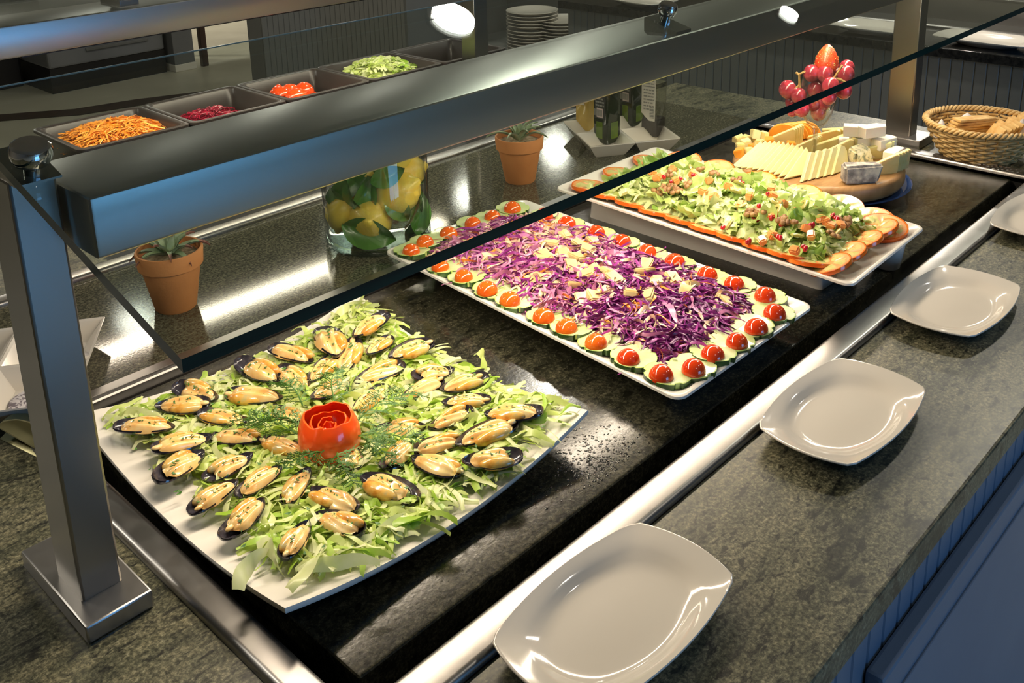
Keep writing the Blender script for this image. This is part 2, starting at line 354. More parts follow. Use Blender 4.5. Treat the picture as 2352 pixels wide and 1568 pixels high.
def wedge(x0, x1, y0, y1, z0):
    mb = MB(); P = []
    for x in (x0, x1):
        P.append([(x, y0, z0), (x, y1, z0), (x, y1, gz(y1) - .0095), (x, y0, gz(y0) - .0095)])
    mb.add(P[0] + P[1], [(0, 1, 2, 3), (7, 6, 5, 4), (0, 4, 5, 1), (1, 5, 6, 2), (2, 6, 7, 3), (3, 7, 4, 0)]); return mb
GR = Matrix.Rotation(math.atan(GS), 4, 'X')
def knob_on(x, y, r=.0155):
    c = Matrix.Translation((x, y, gz(y) + .0005)) @ GR
    prof = [(0.0001, -.012), (.006, -.012), (.006, 0), (r * .82, .0), (r * .95, .003), (r, .006), (r, .011), (r * .93, .0145), (r * .8, .016), (.0001, .0165)]
    mb = MB(); mb.lathe(prof, (0, 0, 0), 28); mb.hard = True; mb.v = [tuple(c @ Vector(p)) for p in mb.v]; return mb
for (bx, by0, by1, z0) in ((.258, .744, .80, .398), (1.067, .714, .765, .386), (2.001, .744, .80, .398)):
    bl = wedge(bx - .017, bx + .017, by0, by1, z0).build('glass_support', 'steel_post', sg, _g, smooth=0)
    knob_on(bx, by0 + .010 if bx != 1.067 else .742, .0155 if bx < 1 else .0128).build('knob', 'chrome', bl, _g)
_gx0, _gx1, _gy0, _gy1, _gt = .240, 2.03, .511, .878, .009
_mb = MB(); V = []
for y in (_gy0, _gy1):
    for x in (_gx0, _gx1):
        V += [(x, y, gz(y) - _gt), (x, y, gz(y))]
_mb.add(V, [(1, 3, 7, 5)], 0); _mb.add(V, [(0, 4, 6, 2)], 0)
_mb.add(V, [(0, 2, 3, 1), (0, 1, 5, 4), (2, 6, 7, 3)], 1); _mb.add(V, [(4, 5, 7, 6)], 0)
_mb.box((_gx0, _gy1 - .0006, gz(_gy1) - .0012), (_gx1, _gy1 + .0004, gz(_gy1) + .0002), mi=2)  # pale strip painted in for the highlight along the rear edge
_mb.build('glass_panel', ['sheet_glass', 'glass_edge', 'edge_highlight'], sg, _g, smooth=0)

sg2 = thing('sneeze_guard', (1.0, 1.75, 0), 'silver steel beam of the rear sneeze guard beyond the black food pans', 'sneeze guard')
_h = (1.0, 1.75, 0)
MB().box((.28, 1.69, .309), (1.70, 1.815, .363), .0035, 3).build('beam', 'steel', sg2, _h)
MB().box((.60, 1.712, .3035), (1.58, 1.798, .3095)).build('strip_light', 'black_metal', sg2, _h)
for x in (.262, 1.695):
    p = MB().box((x - .020, 1.735, .012), (x + .026, 1.785, .375), .002).build('post', 'steel_post', sg2, _h)
    MB().box((x - .03, 1.70, 0), (x + .036, 1.82, .018), .002).build('base_plate', 'steel_trim', p, _h)
def gz2(y): return .386 - (y - 1.76) * GS
for x in (.80,):
    bl = MB().box((x - .018, 1.72, .362), (x + .018, 1.80, .374), .001).build('glass_support', 'steel_post', sg2, _h)
    MB().lathe([(.0001, 0), (.016, 0), (.018, .006), (.018, .012), (.0001, .015)], (x, 1.765, gz2(1.765)), 20).build('knob', 'chrome', bl, _h)
_mb = MB(); V = []
for y in (1.66, 2.03):
    for x in (.262, 1.72):
        V += [(x, y, gz2(y) - .009), (x, y, gz2(y))]
_mb.add(V, [(1, 3, 7, 5)], 0); _mb.add(V, [(0, 4, 6, 2)], 0); _mb.add(V, [(4, 5, 7, 6), (0, 1, 5, 4), (2, 6, 7, 3)], 1)
_mb.build('glass_panel', ['sheet_glass', 'glass_edge'], sg2, _h, smooth=0)

# ------------------------------------------------------------------ ceiling lamps
LAMP_AT = ['the large one mirrored in the tilted glass', 'the small one mirrored in the tilted glass', 'first of the rear row from the left', 'second of the rear row from the left', 'third of the rear row from the left',
           'added fill above the far counter', 'fourth of the rear row from the left', 'above the customer at the left end', 'above the customer in the middle', 'above the customer at the right end', 'far left above the aisle', 'added fill above the left end of the island', 'added fill at the back of the room on the left', 'added fill at the back of the room on the right', 'added fill beyond the far counter']
for i, (x, y, s, sq, p) in enumerate(LAMPS):
    L = thing('ceiling_lamp', (x, y, CEIL), ('square' if sq else 'round') + ' recessed ceiling lamp, ' + LAMP_AT[i], 'lamp', 'recessed ceiling lamps')
    o = (x, y, CEIL)
    if sq:
        MB().box((x - s / 2, y - s / 2, CEIL - .018), (x + s / 2, y + s / 2, CEIL - .010)).build('lens', 'lamp_lens', L, o, smooth=0)
        MB().box((x - s / 2 - .02, y - s / 2 - .02, CEIL - .010), (x + s / 2 + .02, y + s / 2 + .02, CEIL)).build('housing', 'steel_trim', L, o, smooth=0)
    else:
        MB().lathe([(.0001, -.018), (s / 2, -.018), (s / 2, -.01)], (x, y, CEIL), 36).build('lens', 'lamp_lens', L, o, smooth=0)
        MB().lathe([(s / 2 + .018, 0), (s / 2 + .016, -.011), (s / 2, -.011), (s / 2, 0)], (x, y, CEIL), 36).build('housing', 'steel_trim', L, o, smooth=0)

# ------------------------------------------------------------------ the far counter on the right and the things behind
far = thing('far_counter', (3.3, 1.2, FLOOR), 'grey grooved serving counter across the aisle under a black top', 'counter')
_f = (3.3, 1.2, FLOOR)
FXP = 3.0
YN = onx(1302, 60, FXP).y                    # left end of the boarded front, beside the plate niche
MB().box((FXP + .02, -1.2, FLOOR), (FXP + .7, YN, -.034)).build('carcass', 'far_board', far, _f)
_me = mesh_from(MB().box((-.006, -.0170, -.42), (.006, .0170, .42), .003, 1), 'board', 'far_board')
k = 0; y = YN - .017
while y > -.6:
    link('board', _me, far, (FXP + .012 - 3.3, y - 1.2, -.456 - FLOOR)); y -= .0345
MB().box((FXP - .02, -1.2, -.034), (FXP + .75, YN + .03, -.002), .003).build('worktop', 'dark_stone', far, _f)
MB().box((FXP + .70, YN - .002, FLOOR), (FXP + .72, 3.6, -.034)).box((FXP + .01, YN - .02, FLOOR), (FXP + .70, YN, -.034)) \
    .box((FXP + .01, 3.58, FLOOR), (FXP + .72, 3.6, -.034)).box((FXP + .01, YN, -.62), (FXP + .70, 3.58, -.60)).build('plate_niche', 'far_board', far, _f)
MB().box((FXP + .26, -.9, -.012), (FXP + .30, 1.62, .006), .002).build('steel_edge', 'steel_trim', far, _f)
MB().box((FXP + .44, -.9, -.012), (FXP + .47, 1.62, .075), .002).build('hot_plate_front', 'steel', far, _f)
MB().box((FXP + .43, -.9, .075), (FXP + .70, 1.62, .084), .002).build('hot_plate_top', 'steel_trim', far, _f)

side = thing('grooved_partition', (3.6, 4.6, FLOOR), 'dark grey grooved partition standing behind the salad pans', 'partition')
_p = (3.6, 4.6, FLOOR)
x0 = ony(612, 165, 4.6).x; x1 = ony(1075, 100, 4.6).x
MB().box((x0, 4.61, FLOOR), (x1 + .05, 4.75, .6)).build('carcass', 'far_board', side, _p)
_me = mesh_from(MB().box((-.0170, -.006, -.74), (.0170, .006, .74), .003, 1), 'board', 'far_board')
x = x0 + .017
while x < x1 + .05:
    link('board', _me, side, (x - 3.6, 4.604 - 4.6, -.15 - FLOOR)); x += .0345

mch = thing('kitchen_unit', (2.8, 6.8, FLOOR), 'dark grey serving unit with louvres over a black plinth at the back left', 'cabinet')
_m = (2.8, 6.8, FLOOR)
a0, a1 = 2.41, 3.21
MB().box((a0, 6.45, -.735), (a1, 7.2, .3), .015).build('body', 'painted_board', mch, _m)
MB().box((a0 + .005, 6.46, FLOOR), (a1, 7.2, -.735)).build('plinth', 'black_metal', mch, _m)
for z in (-.60, -.655):
    MB().box((a0 + .25, 6.438, z), (a1 - .12, 6.452, z + .022), .004).build('louvre', 'far_board', mch, _m)
MB().box((a0 - 2.6, 6.85, FLOOR), (a0 - .02, 7.6, .3), .02).build('side_body', 'black_metal', mch, _m)
c0, c1 = 3.245, 3.40
col = thing('column', ((c0 + c1) / 2, 6.5, FLOOR), 'narrow grey column with a pale foot left of the dark table leg', 'column')
MB().box((c0, 6.40, FLOOR + .05), (c1, 6.58, CEIL), .004).build('shaft', 'painted_board', col, ((c0 + c1) / 2, 6.5, FLOOR))
MB().box((c0 - .005, 6.39, FLOOR), (c1 + .005, 6.59, FLOOR + .05), .004).build('foot', 'melamine', col, ((c0 + c1) / 2, 6.5, FLOOR))
l0, l1 = 3.46, 3.505
tb = thing('table', (l0 + .5, 6.7, FLOOR), 'dark wooden table by the column with a slender black-brown leg', 'table')
_tt = (l0 + .5, 6.7, FLOOR)
for (lx, ly) in ((l0, 6.40), (l0 + 1.0, 6.40), (l0, 6.95), (l0 + 1.0, 6.95)):
    MB().box((lx, ly, FLOOR), (lx + (l1 - l0), ly + (l1 - l0), -.16), .004).build('leg', 'dark_wood', tb, _tt)
MB().box((l0 - .03, 6.36, -.16), (l0 + 1.08, 7.05, -.13), .005).build('table_top', 'dark_wood', tb, _tt)

# ------------------------------------------------------------------ plates and platters
def pillow(hw, hh, bx, by, n=14):
    """outline of a rectangle whose four sides bulge outwards"""
    P = []
    for sx, sy, a in ((1, -1, 'y'), (1, 1, 'x'), (-1, 1, 'Y'), (-1, -1, 'X')):
        for k in range(n):
            t = -1 + 2 * (k + .5) / n; q = 1 - t * t
            if a == 'y': P.append((hw + bx * q, hh * t))
            if a == 'x': P.append((-hw * t, hh + by * q))
            if a == 'Y': P.append((-hw - bx * q, -hh * t))
            if a == 'X': P.append((hw * t, -hh - by * q))
    return P
def rings(mb, outl, inner, prof, mi=0):
    """prof: (scale, z, blend to inner outline) from the middle of the top face round the lip to the middle of the base"""
    rows = []
    for s, z, b in prof:
        rows.append([(max(s, .002) * (o[0] * (1 - b) + i[0] * b), max(s, .002) * (o[1] * (1 - b) + i[1] * b), z) for o, i in zip(outl, inner)])
    mb.grid(rows, mi, False, True); return mb
def ellipse_like(outl, a, b):
    return [(a * cos(atan2(y / b, x / a)), b * sin(atan2(y / b, x / a))) for x, y in outl]
PHW, PHH = .096, .0535
_o = pillow(PHW, PHH, .012, .013); _i = ellipse_like(_o, PHW + .004, PHH + .011)
_mb = rings(MB(), _o, _i, [(0, .0062, 1), (.4, .0060, 1), (.62, .0060, 1), (.70, .0066, .9), (.76, .0090, .75), (.81, .0130, .5), (.86, .0160, .3), (.93, .0182, .1), (.975, .0198, 0),
                           (.992, .0203, 0), (1.0, .0196, 0), (.995, .0180, 0), (.95, .0158, 0), (.85, .0120, .3), (.74, .005, .8), (.62, .0015, 1), (.60, 0, 1), (.5, 0, 1), (0, .001, 1)])
PLATE = mesh_from(_mb, 'white_plate', 'porcelain', smooth=70)
for (u, v, lab) in ((0, 0, ''),) * 0: pass
for (cx, cy, rz, lab) in ((.540, .413, -.010, 'white rounded rectangular plate nearest the viewer, close to the mussel platter'),
                          (.945, .4075, .004, 'white rounded rectangular plate below the near corner of the slaw platter'),
                          (1.293, .4135, .012, 'white rounded rectangular plate below the near corner of the leaf salad platter'),
                          (1.690, .4185, 0., 'white rounded plate at the right edge with cutlery lying across it')):
    tag(link('white_plate', PLATE, None, (cx, cy, .0003), (0, 0, rz)), lab, 'plate', 'white plates along the front of the counter')
# the cutlery on the last plate
k = thing('serving_fork', (1.69, .39, .021), 'dark steel serving fork lying across the plate at the right edge', 'fork')
_k = (1.69, .39, .021)
MB().tube([(1.63, .378, .023), (1.70, .383, .0235), (1.80, .392, .026)], [.0045, .004, .0035], 8).build('handle', 'chrome', k, _k)
_mb = MB().box((1.605, .367, .0205), (1.635, .389, .0228), .0008)
for j in range(4): _mb.tube([(1.61, .369 + j * .006, .0216), (1.585, .369 + j * .006, .0225), (1.565, .370 + j * .0055, .0245)], .0013, 5)
_mb.build('tines', 'chrome', k, _k)

# square mussel platter with lifted corners
def quad_map(Q):
    Q = [Vector((q[0], q[1])) for q in Q]
    def f(a, b):                                     # a, b in -1..1 ; Q = (-,-) (+,-) (+,+) (-,+)
        s, t = (a + 1) / 2, (b + 1) / 2
        return (Q[0] * (1 - s) * (1 - t) + Q[1] * s * (1 - t) + Q[2] * s * t + Q[3] * (1 - s) * t)
    return f
MQ = quad_map(((.338, .595), (.721, .593), (.735, 1.012), (.346, 1.009)))
MC = MQ(0, 0)
def mus_z(a, b): return .006 + .012 * (a * a + b * b) + .015 * a * a * b * b
def mus_ab(x, y):
    a = b = 0.0
    for _ in range(6):
        p = MQ(a, b); a += (x - p.x) / .19; b += (y - p.y) / .208
    return a, b
def mus_surf(x, y):
    a, b = mus_ab(x, y); a = max(-1, min(1, a)); b = max(-1, min(1, b)); return mus_z(a, b)
N = 22
def soft(k):
    t = -1 + 2 * k / N; return t
_mb = MB(); rows = []
T = [[(*MQ(soft(i), soft(j)), mus_z(soft(i), soft(j))) for j in range(N + 1)] for i in range(N + 1)]
B = [[(*MQ(soft(i) * .985, soft(j) * .985), mus_z(soft(i), soft(j)) - .0075) for j in range(N + 1)] for i in range(N + 1)]
_mb.grid(T); _mb.grid([r[::-1] for r in B])
per = [(i, 0) for i in range(N)] + [(N, j) for j in range(N)] + [(N - i, N) for i in range(N)] + [(0, N - j) for j in range(N)]
_m1 = [(*MQ(soft(i) * 1.004, soft(j) * 1.004), mus_z(soft(i), soft(j)) - .0025) for i, j in per]
_m2 = [(*MQ(soft(i) * .998, soft(j) * .998), mus_z(soft(i), soft(j)) - .006) for i, j in per]
_mb.grid([[T[i][j] for i, j in per], _m1, _m2, [B[i][j] for i, j in per]], 0, False, True)
mp = thing('square_platter', (MC.x, MC.y, -.006), 'square white platter with lifted corners holding mussels on shredded lettuce', 'platter')
_mb.build('dish', 'melamine', mp, (MC.x, MC.y, -.006), smooth=45)
MB().lathe([(.105, -.006), (.095, -.006), (.088, .006), (.118, .006), (.105, -.006)], (MC.x, MC.y, 0), 40).build('foot_ring', 'melamine', mp, (MC.x, MC.y, -.006))

def round_rect(n=6, r=.10, ry=.055):
    P = []
    for sx, sy, a0 in ((1, -1, -pi / 2), (1, 1, 0), (-1, 1, pi / 2), (-1, -1, pi)):
        for k in range(n + 1):
            a = a0 + pi / 2 * k / n; P.append((sx * (1 - r) + r * cos(a), sy * (1 - ry) + ry * sin(a)))
        # long straight sides get a few extra points
    return P
def tray(name, Q, zr, prof, label, material='melamine', r=.10, ry=.055):
    """rectangular platter on four corner points; prof = (inset in metres, z)"""
    f = quad_map(Q); c = f(0, 0); w = (Vector(Q[1]) - Vector(Q[0])).length / 2; h = (Vector(Q[3]) - Vector(Q[0])).length / 2
    o = round_rect(6, r, ry); rows = []
    for d, z in prof:
        if d is None: rows.append([(c.x + (f(*p).x - c.x) * .01, c.y + (f(*p).y - c.y) * .01, z) for p in o]); continue
        rows.append([(*f(p[0] * (1 - d / w), p[1] * (1 - d / h)), z) for p in o])
    mb = MB(); mb.grid(rows, 0, False, True)
    return mb, c, f
SQ = ((.816, .540), (1.123, .536), (1.168, 1.105), (.865, 1.115))
mb, SCN, SF = tray('slaw', SQ, .035, [(None, .0235), (.07, .0235), (.045, .024), (.028, .026), (.012, .0315), (.005, .0345), (.002, .0350), (0, .034), (-.0005, .031), (.004, .0280),
                                      (.02, .0235), (.045, .016), (.052, .0), (.055, -.006), (.060, -.006), (.066, .010), (None, .012)], '')
sp = thing('slaw_platter', (SCN.x, SCN.y, -.006), 'long white rectangular platter of purple slaw between the mussels and the leaf salad', 'platter')
mb.build('dish', 'melamine', sp, (SCN.x, SCN.y, -.006), smooth=50)
LQ = ((1.160, .504), (1.420, .510), (1.492, 1.057), (1.193, 1.054))
mb, LCN, LF = tray('salad', LQ, .06, [(None, .0485), (.07, .0485), (.045, .049), (.028, .051), (.012, .0565), (.005, .0595), (.002, .0600), (0, .059), (-.0005, .056), (.004, .0530),
                                      (.02, .0485), (.045, .041), (.05, .031), (None, .031)], '')
lp = thing('salad_platter', (LCN.x, LCN.y, .03), 'long white rectangular platter heaped with green leaf salad and ringed with tomato slices', 'platter')
mb.build('dish', 'melamine', lp, (LCN.x, LCN.y, .03), smooth=50)
for (fx, fy) in ((1.385, .548),):
    MB().lathe([(.0001, -.006), (.014, -.006), (.018, -.003), (.024, .040), (.026, .052), (.0001, .052)], (fx, fy, 0), 24, sx=1.0, sy=1.0).build('foot', 'melamine', lp, (LCN.x, LCN.y, .03))
mb, c, f = tray('riser', ((1.248, .588), (1.372, .583), (1.405, 1.02), (1.255, 1.026)), .03,
                [(None, .0305), (.03, .0305), (.006, .0305), (.002, .029), (0, .027), (-.0015, .0), (-.002, -.006), (.006, -.006), (.01, .02), (None, .021)], '')
rs = thing('serving_stand', (c.x, c.y, -.006), 'white rectangular stand carrying the leaf salad platter above the stone', 'stand')
mb.build('stand_body', 'melamine', rs, (c.x, c.y, -.006), smooth=50)

# square four-compartment dishes
def divided_dish(cx, cy, s, rz, label, z0=.0):
    t = thing('divided_dish', (cx, cy, z0), label, 'dish', 'square four-compartment dishes', rz)
    h = s / 2
    def pyramid(x0, x1, y0, y1):
        mb = MB(); i = .016
        R = lambda d, z: [(x0 + d, y0 + d, z), (x1 - d, y0 + d, z), (x1 - d, y1 - d, z), (x0 + d, y1 - d, z)]
        mb.grid([[(p.x, p.y, p.z) for p in (sum((Vector(q) for q in R(.03, .008)), Vector()) / 4,) * 4], R(.022, .007), R(.003, .029), R(.0, .031), R(-.0002, .029), R(.017, .002), R(.019, 0),
                 [(p.x, p.y, p.z) for p in (sum((Vector(q) for q in R(.03, .0)), Vector()) / 4,) * 4]], 0, False, True)
        return mb
    for (x0, x1) in ((-h, 0), (0, h)):
        for (y0, y1) in ((-h, 0), (0, h)):
            pyramid(x0 + .0004, x1 - .0004, y0 + .0004, y1 - .0004).build('compartment', 'porcelain', t, (0, 0, 0), smooth=15)
    return t
A, Bq, Cq = onz(1278, 277, .035), onz(1362, 330, .035), onz(1579, 309, .035)
_rz = atan2(Cq.y - Bq.y, Cq.x - Bq.x)
DS = ((Cq - Bq).length + (A - Bq).length) / 2
DC = (A + Cq) / 2
divided_dish(DC.x, DC.y, DS, _rz, 'white four-compartment dish under the oil and vinegar bottles')
E1 = onz(240, 720, .035)
LDA = atan2(*(lambda p, q: (q.y - p.y, q.x - p.x))(onz(0, 748, .035), onz(240, 720, .035)))
t = divided_dish(0, 0, .215, LDA, 'white four-compartment dish behind the left steel post with lace paper rounds')
_c = Vector((E1.x, E1.y, 0)) - Matrix.Rotation(LDA, 3, 'Z') @ Vector((.1075, .1075, 0)); t.location = _c
mat('lace_paper', (0.62, 0.58, 0.60), 0.8, stops=[(0.46, (0.20, 0.17, 0.20)), (0.52, (0.66, 0.62, 0.64))], scale=230, detail=1)
for (dx, dy) in ((-.054, -.054), (-.054, .054), (.054, .054), (.054, -.054)):
    p = Vector(_c) + Matrix.Rotation(LDA, 3, 'Z') @ Vector((dx, dy, 0))
    w = {(-1, -1): 'nearest', (-1, 1): 'leftmost', (1, 1): 'farthest', (1, -1): 'rightmost'}[(1 if dx > 0 else -1, 1 if dy > 0 else -1)]
    tag(MB().lathe([(.0001, .0092), (.030, .0092), (.031, .0098), (.030, .0104), (.0001, .0104)], (p.x, p.y, 0), 24).build('paper_lace_round', 'lace_paper', None, (p.x, p.y, .009)),
        'round of white paper lace in the %s compartment of the left dish' % w, 'paper', 'paper lace rounds in the left dish')
# serving utensil half hidden by the left post
mat('polished_gold', (0.78, 0.72, 0.40), 0.12, 1.0, scale=20, rvar=0.04)
a, b = onz(35, 980, .006), onz(330, 1150, .006)
u = thing('serving_tongs', tuple(a), 'shiny steel serving tongs lying behind the left post', 'tongs')
d = (b - a).normalized(); s = Vector((-d.y, d.x, 0)); P = []
for k in range(9):
    p = a + d * (.14 * k / 8); w = .019 - .009 * k / 8
    P.append([(p + s * w * q + Vector((0, 0, .006 * (1 - q * q) + .001 - .006 + .0))) for q in (-1, -.6, -.2, .2, .6, 1)])
_mb = MB().grid(P); _mb.grid([[q - Vector((0, 0, .0012)) for q in r][::-1] for r in P]); _mb.build('lower_arm', 'polished_gold', u, tuple(a))
_mb = MB().grid([[q + Vector((0, 0, .006 + .010 * (1 - i / 8))) for q in r] for i, r in enumerate(P)]); _mb.grid([[q + Vector((0, 0, .0048 + .010 * (1 - i / 8))) for q in r][::-1] for i, r in enumerate(P)])
_mb.build('upper_arm', 'polished_gold', u, tuple(a))

# ------------------------------------------------------------------ mussels on shredded lettuce
mat('mussel_shell', (0.012, 0.012, 0.02), 0.16, stops=[(0.35, (0.006, 0.006, 0.010)), (0.6, (0.02, 0.017, 0.03)), (0.8, (0.10, 0.055, 0.025))], scale=4, stretch=(1, 3, 1), coat=0.6)
mat('shell_inside', (0.05, 0.05, 0.07), 0.18, stops=[(0.35, (0.012, 0.011, 0.018)), (0.6, (0.06, 0.055, 0.07)), (0.8, (0.30, 0.24, 0.20))], scale=4, coat=0.6)
mat('mussel_sauce', (0.85, 0.55, 0.22), 0.20, stops=[(0.28, (0.82, 0.38, 0.08)), (0.46, (0.90, 0.57, 0.21)), (0.66, (0.92, 0.70, 0.33))], scale=3.2, detail=2, sss=0.2, ssr=(.006, .003, .001), coat=0.5)
mat('mussel_meat', (0.75, 0.36, 0.05), 0.22, stops=[(0.35, (0.62, 0.25, 0.03)), (0.55, (0.80, 0.46, 0.10)), (0.72, (0.48, 0.44, 0.22))], scale=5, coat=0.6)
mat('herb', (0.06, 0.16, 0.02), 0.5, stops=[(0.3, (0.035, 0.11, 0.015)), (0.7, (0.10, 0.24, 0.04))], scale=8)
mat('lettuce_pale', (0.78, 0.82, 0.42), 0.36, stops=[(0.3, (0.72, 0.79, 0.33)), (0.7, (0.84, 0.86, 0.54))], scale=60, trans=0.3, coat=0.15)
mat('lettuce_light', (0.66, 0.78, 0.22), 0.36, stops=[(0.3, (0.58, 0.73, 0.14)), (0.7, (0.74, 0.82, 0.33))], scale=60, trans=0.3, coat=0.15)
mat('lettuce_green', (0.44, 0.65, 0.09), 0.36, stops=[(0.3, (0.34, 0.57, 0.04)), (0.7, (0.54, 0.71, 0.15))], scale=60, trans=0.3, coat=0.15)
LET = ['lettuce_pale', 'lettuce_light', 'lettuce_green']

def ribbon(mb, c, L, w, ang, rng, mi=0, curl=1.0, arch=.006, seg=7, tilt=None):
    """a curled shred: a strip that bends in plan, arches and twists"""
    p = Vector(c); a = ang; k = rng.uniform(-1, 1) * curl * 2.2; st = L / seg; rows = []
    tw = rng.uniform(-.6, .6) if tilt is None else tilt; dtw = rng.uniform(-.35, .35); ph = rng.uniform(0, pi); amp = rng.uniform(.2, 1) * arch
    p = p - Vector((cos(a), sin(a), 0)) * L * .5
    for i in range(seg + 1):
        t = i / seg; z = amp * sin(pi * t) + amp * .35 * sin(ph + 9 * t)
        n = Vector((-sin(a), cos(a), 0)); ww = w * (.45 + .55 * sin(pi * min(1, max(0, .12 + .8 * t)))) * .5
        n = n * cos(tw) + Vector((0, 0, 1)) * sin(tw)
        q = p + Vector((0, 0, z)); rows.append([q - n * ww, q + Vector((0, 0, .0006 + .12 * w * sin(ph + 5 * t))), q + n * ww])
        p = p + Vector((cos(a), sin(a), 0)) * st; a += k / seg + rng.uniform(-.12, .12) * curl; tw += dtw
    mb.grid(rows, mi)

rng = random.Random(3)
mb = MB()
BED = lambda a, b: .004 + .013 * max(0, 1 - max(abs(a), abs(b)) ** 3)
# soft mound that the shreds lie on
GN = 26
mb.grid([[(*MQ(-.74 + 1.60 * i / GN, -.80 + 1.58 * j / GN), mus_z(-.74 + 1.60 * i / GN, -.80 + 1.58 * j / GN) + (.0065 * (1 - max(abs(-1 + 2 * i / GN), abs(-1 + 2 * j / GN)) ** 4) - .001)
           + .0015 * sin(i * 1.7 + j) * cos(j * 2.1)) for j in range(GN + 1)] for i in range(GN + 1)], 1)
for k in range(2600):
    a, b = rng.uniform(-.80, .95), rng.uniform(-.92, .88)
    if a + b < -1.56 or (a < -.55 and abs(b + .15) < .35 and rng.random() < .6): continue
    if a > .62 and b < .2 and rng.random() < .45: continue
    p = MQ(a, b); z = mus_z(a, b) + BED(a, b) * rng.uniform(.5, 1.0) + .002
    dk = .35 + .3 * (b < -.3)
    mi = rng.choices((0, 1, 2), (.38, .42, .20 + .2 * (b < -.2)))[0]
    ribbon(mb, (p.x, p.y, z), rng.uniform(.022, .062), rng.uniform(.0034, .0095), rng.uniform(0, 2 * pi), rng, mi, 1.0, .007, 6)
stuff(tag(mb.build('shredded_lettuce', LET, None, (MC.x, MC.y, .012), smooth=80), 'bed of pale shredded iceberg lettuce under the mussels', 'lettuce'))
# a few broad shreds that can be told apart along the near edge of the platter
for (u, v, L, w, du, dv, where) in ((560, 1330, .05, .016, .2, -1, 'hanging over the platter edge at the near left'), (960, 1180, .07, .015, 1, -.45, 'along the near right edge'),
                                    (890, 1225, .06, .012, 1, -.5, 'curving below the mussels near the right edge'), (715, 1345, .05, .013, 1, -.9, 'at the near corner of the platter'),
                                    (1050, 1105, .045, .012, 1, -.2, 'under the single mussel by the right edge'), (780, 1310, .07, .013, 1, -.25, 'flat on the near corner'),
                                    (1120, 830, .04, .012, .3, -.6, 'standing up on the far right edge'), (805, 725, .055, .014, .8, -.6, 'on the far corner of the platter'),
                                    (285, 985, .05, .010, 1, .3, 'reaching the left corner'), (1010, 945, .035, .013, -.2, -1, 'standing upright right of the rose'),
                                    (620, 1290, .05, .017, .4, .9, 'frilled at the near left edge'), (660, 890, .05, .012, .6, -.5, 'left of the mussels above the rose')):
    c = onz(u, v, .03); e = onz(u + du * 40, v + dv * 40, .03); m1 = MB()
    c.z = mus_surf(c.x, c.y) + .011
    ribbon(m1, c, L, w, atan2(e.y - c.y, e.x - c.x), rng, 0, .5, .010, 9, tilt=.3)
    tag(m1.build('lettuce_shred', LET[rng.choices((0, 1, 2), (.6, .35, .05))[0]], None, tuple(c), smooth=80), 'broad pale lettuce shred ' + where, 'lettuce', 'broad lettuce shreds on the mussel platter')

# mussel: local x runs from the pointed hinge end (-.5) to the wide lip (+.5), length 1
def half_w(s): return .255 * (max(0.0, min(1.0, s)) ** .55) * (max(0.0, 1 - s) ** .36) * 1.72
def shell_mesh(seed):
    r = random.Random(seed); bend = r.uniform(-.05, .05); D = .165
    def surf(off):
        P = []
        for i in range(15):
            s = .5 - .5 * cos(pi * i / 14); w = half_w(s) + (-off * .6); w = max(w, .002); row = []
            for j in range(11):
                t = -1 + 2 * j / 10; dep = D * (1 - abs(t) ** 2.2) * (w / .29) ** .8
                row.append((s - .5 + (0 if .02 < s < .98 else 0), t * w + bend * sin(pi * s), -dep + off + .012 * sin(9 * s) * (1 - t * t)))
            P.append(row)
        return P
    o, i = surf(0.0), surf(.022); mb = MB(); mb.grid([r_[::-1] for r_ in o], 0); mb.grid(i, 1)
    rim = lambda P: [r_[0] for r_ in P] + [r_[-1] for r_ in P][::-1]
    mb.grid([rim(o), rim(i)], 0, False, True); return mesh_from(mb, 'shell', ['mussel_shell', 'shell_inside'], smooth=70)
def sauce_mesh(seed):
    r = random.Random(seed); mb = MB(); s0, s1 = r.uniform(.04, .14), r.uniform(.74, .93); fr = r.uniform(7, 11); ph = r.uniform(0, 6); H = r.uniform(.13, .175)
    sk = r.uniform(-.15, .15); P = []
    nu, nv = 24, 17
    for i in range(nu + 1):
        q = i / nu; s = s0 + (s1 - s0) * q; w = half_w(s) * .90 * max(.02, 1 - abs(2 * q - 1) ** 5) ** .5; env = max(.0, 1 - abs(2 * q - 1) ** 2.6) ** .6; row = []
        for j in range(nv + 1):
            t = -1 + 2 * j / nv; prof = max(0, 1 - abs(t) ** 2.6) ** .7
            rp = (.020 * sin(fr * .75 * t + 4.5 * s + ph + 1.3 * sin(4 * s + ph)) + .011 * sin(9 * s + 3 * t + ph)) * prof * env
            row.append((s - .5, (t * (1 + .06 * sin(11 * s + ph))) * w + sk * w * prof * .3, -.05 + .03 * (1 - prof) + H * prof * env + rp + .045 * (q > .8) * prof * (q - .8) * 0))
        P.append(row)
    mb.grid(P)
    if r.random() < .5:                              # a run of sauce over the lip
        e = s1 - .5; y = r.uniform(-.05, .05)
        mb.ball((e + .01, y, .01), .07, 10, 0, 1.3, .8, .55)
    return mesh_from(mb, 'sauce', 'mussel_sauce', smooth=85)
def meat_mesh(seed):
    r = random.Random(seed); mb = MB(); sd = r.choice((-1, 1))
    mb.ball((r.uniform(-.18, .22), sd * .13, .0), .15, 14, 0, 2.0, .85, .72); return mesh_from(mb, 'meat', 'mussel_meat', smooth=85)
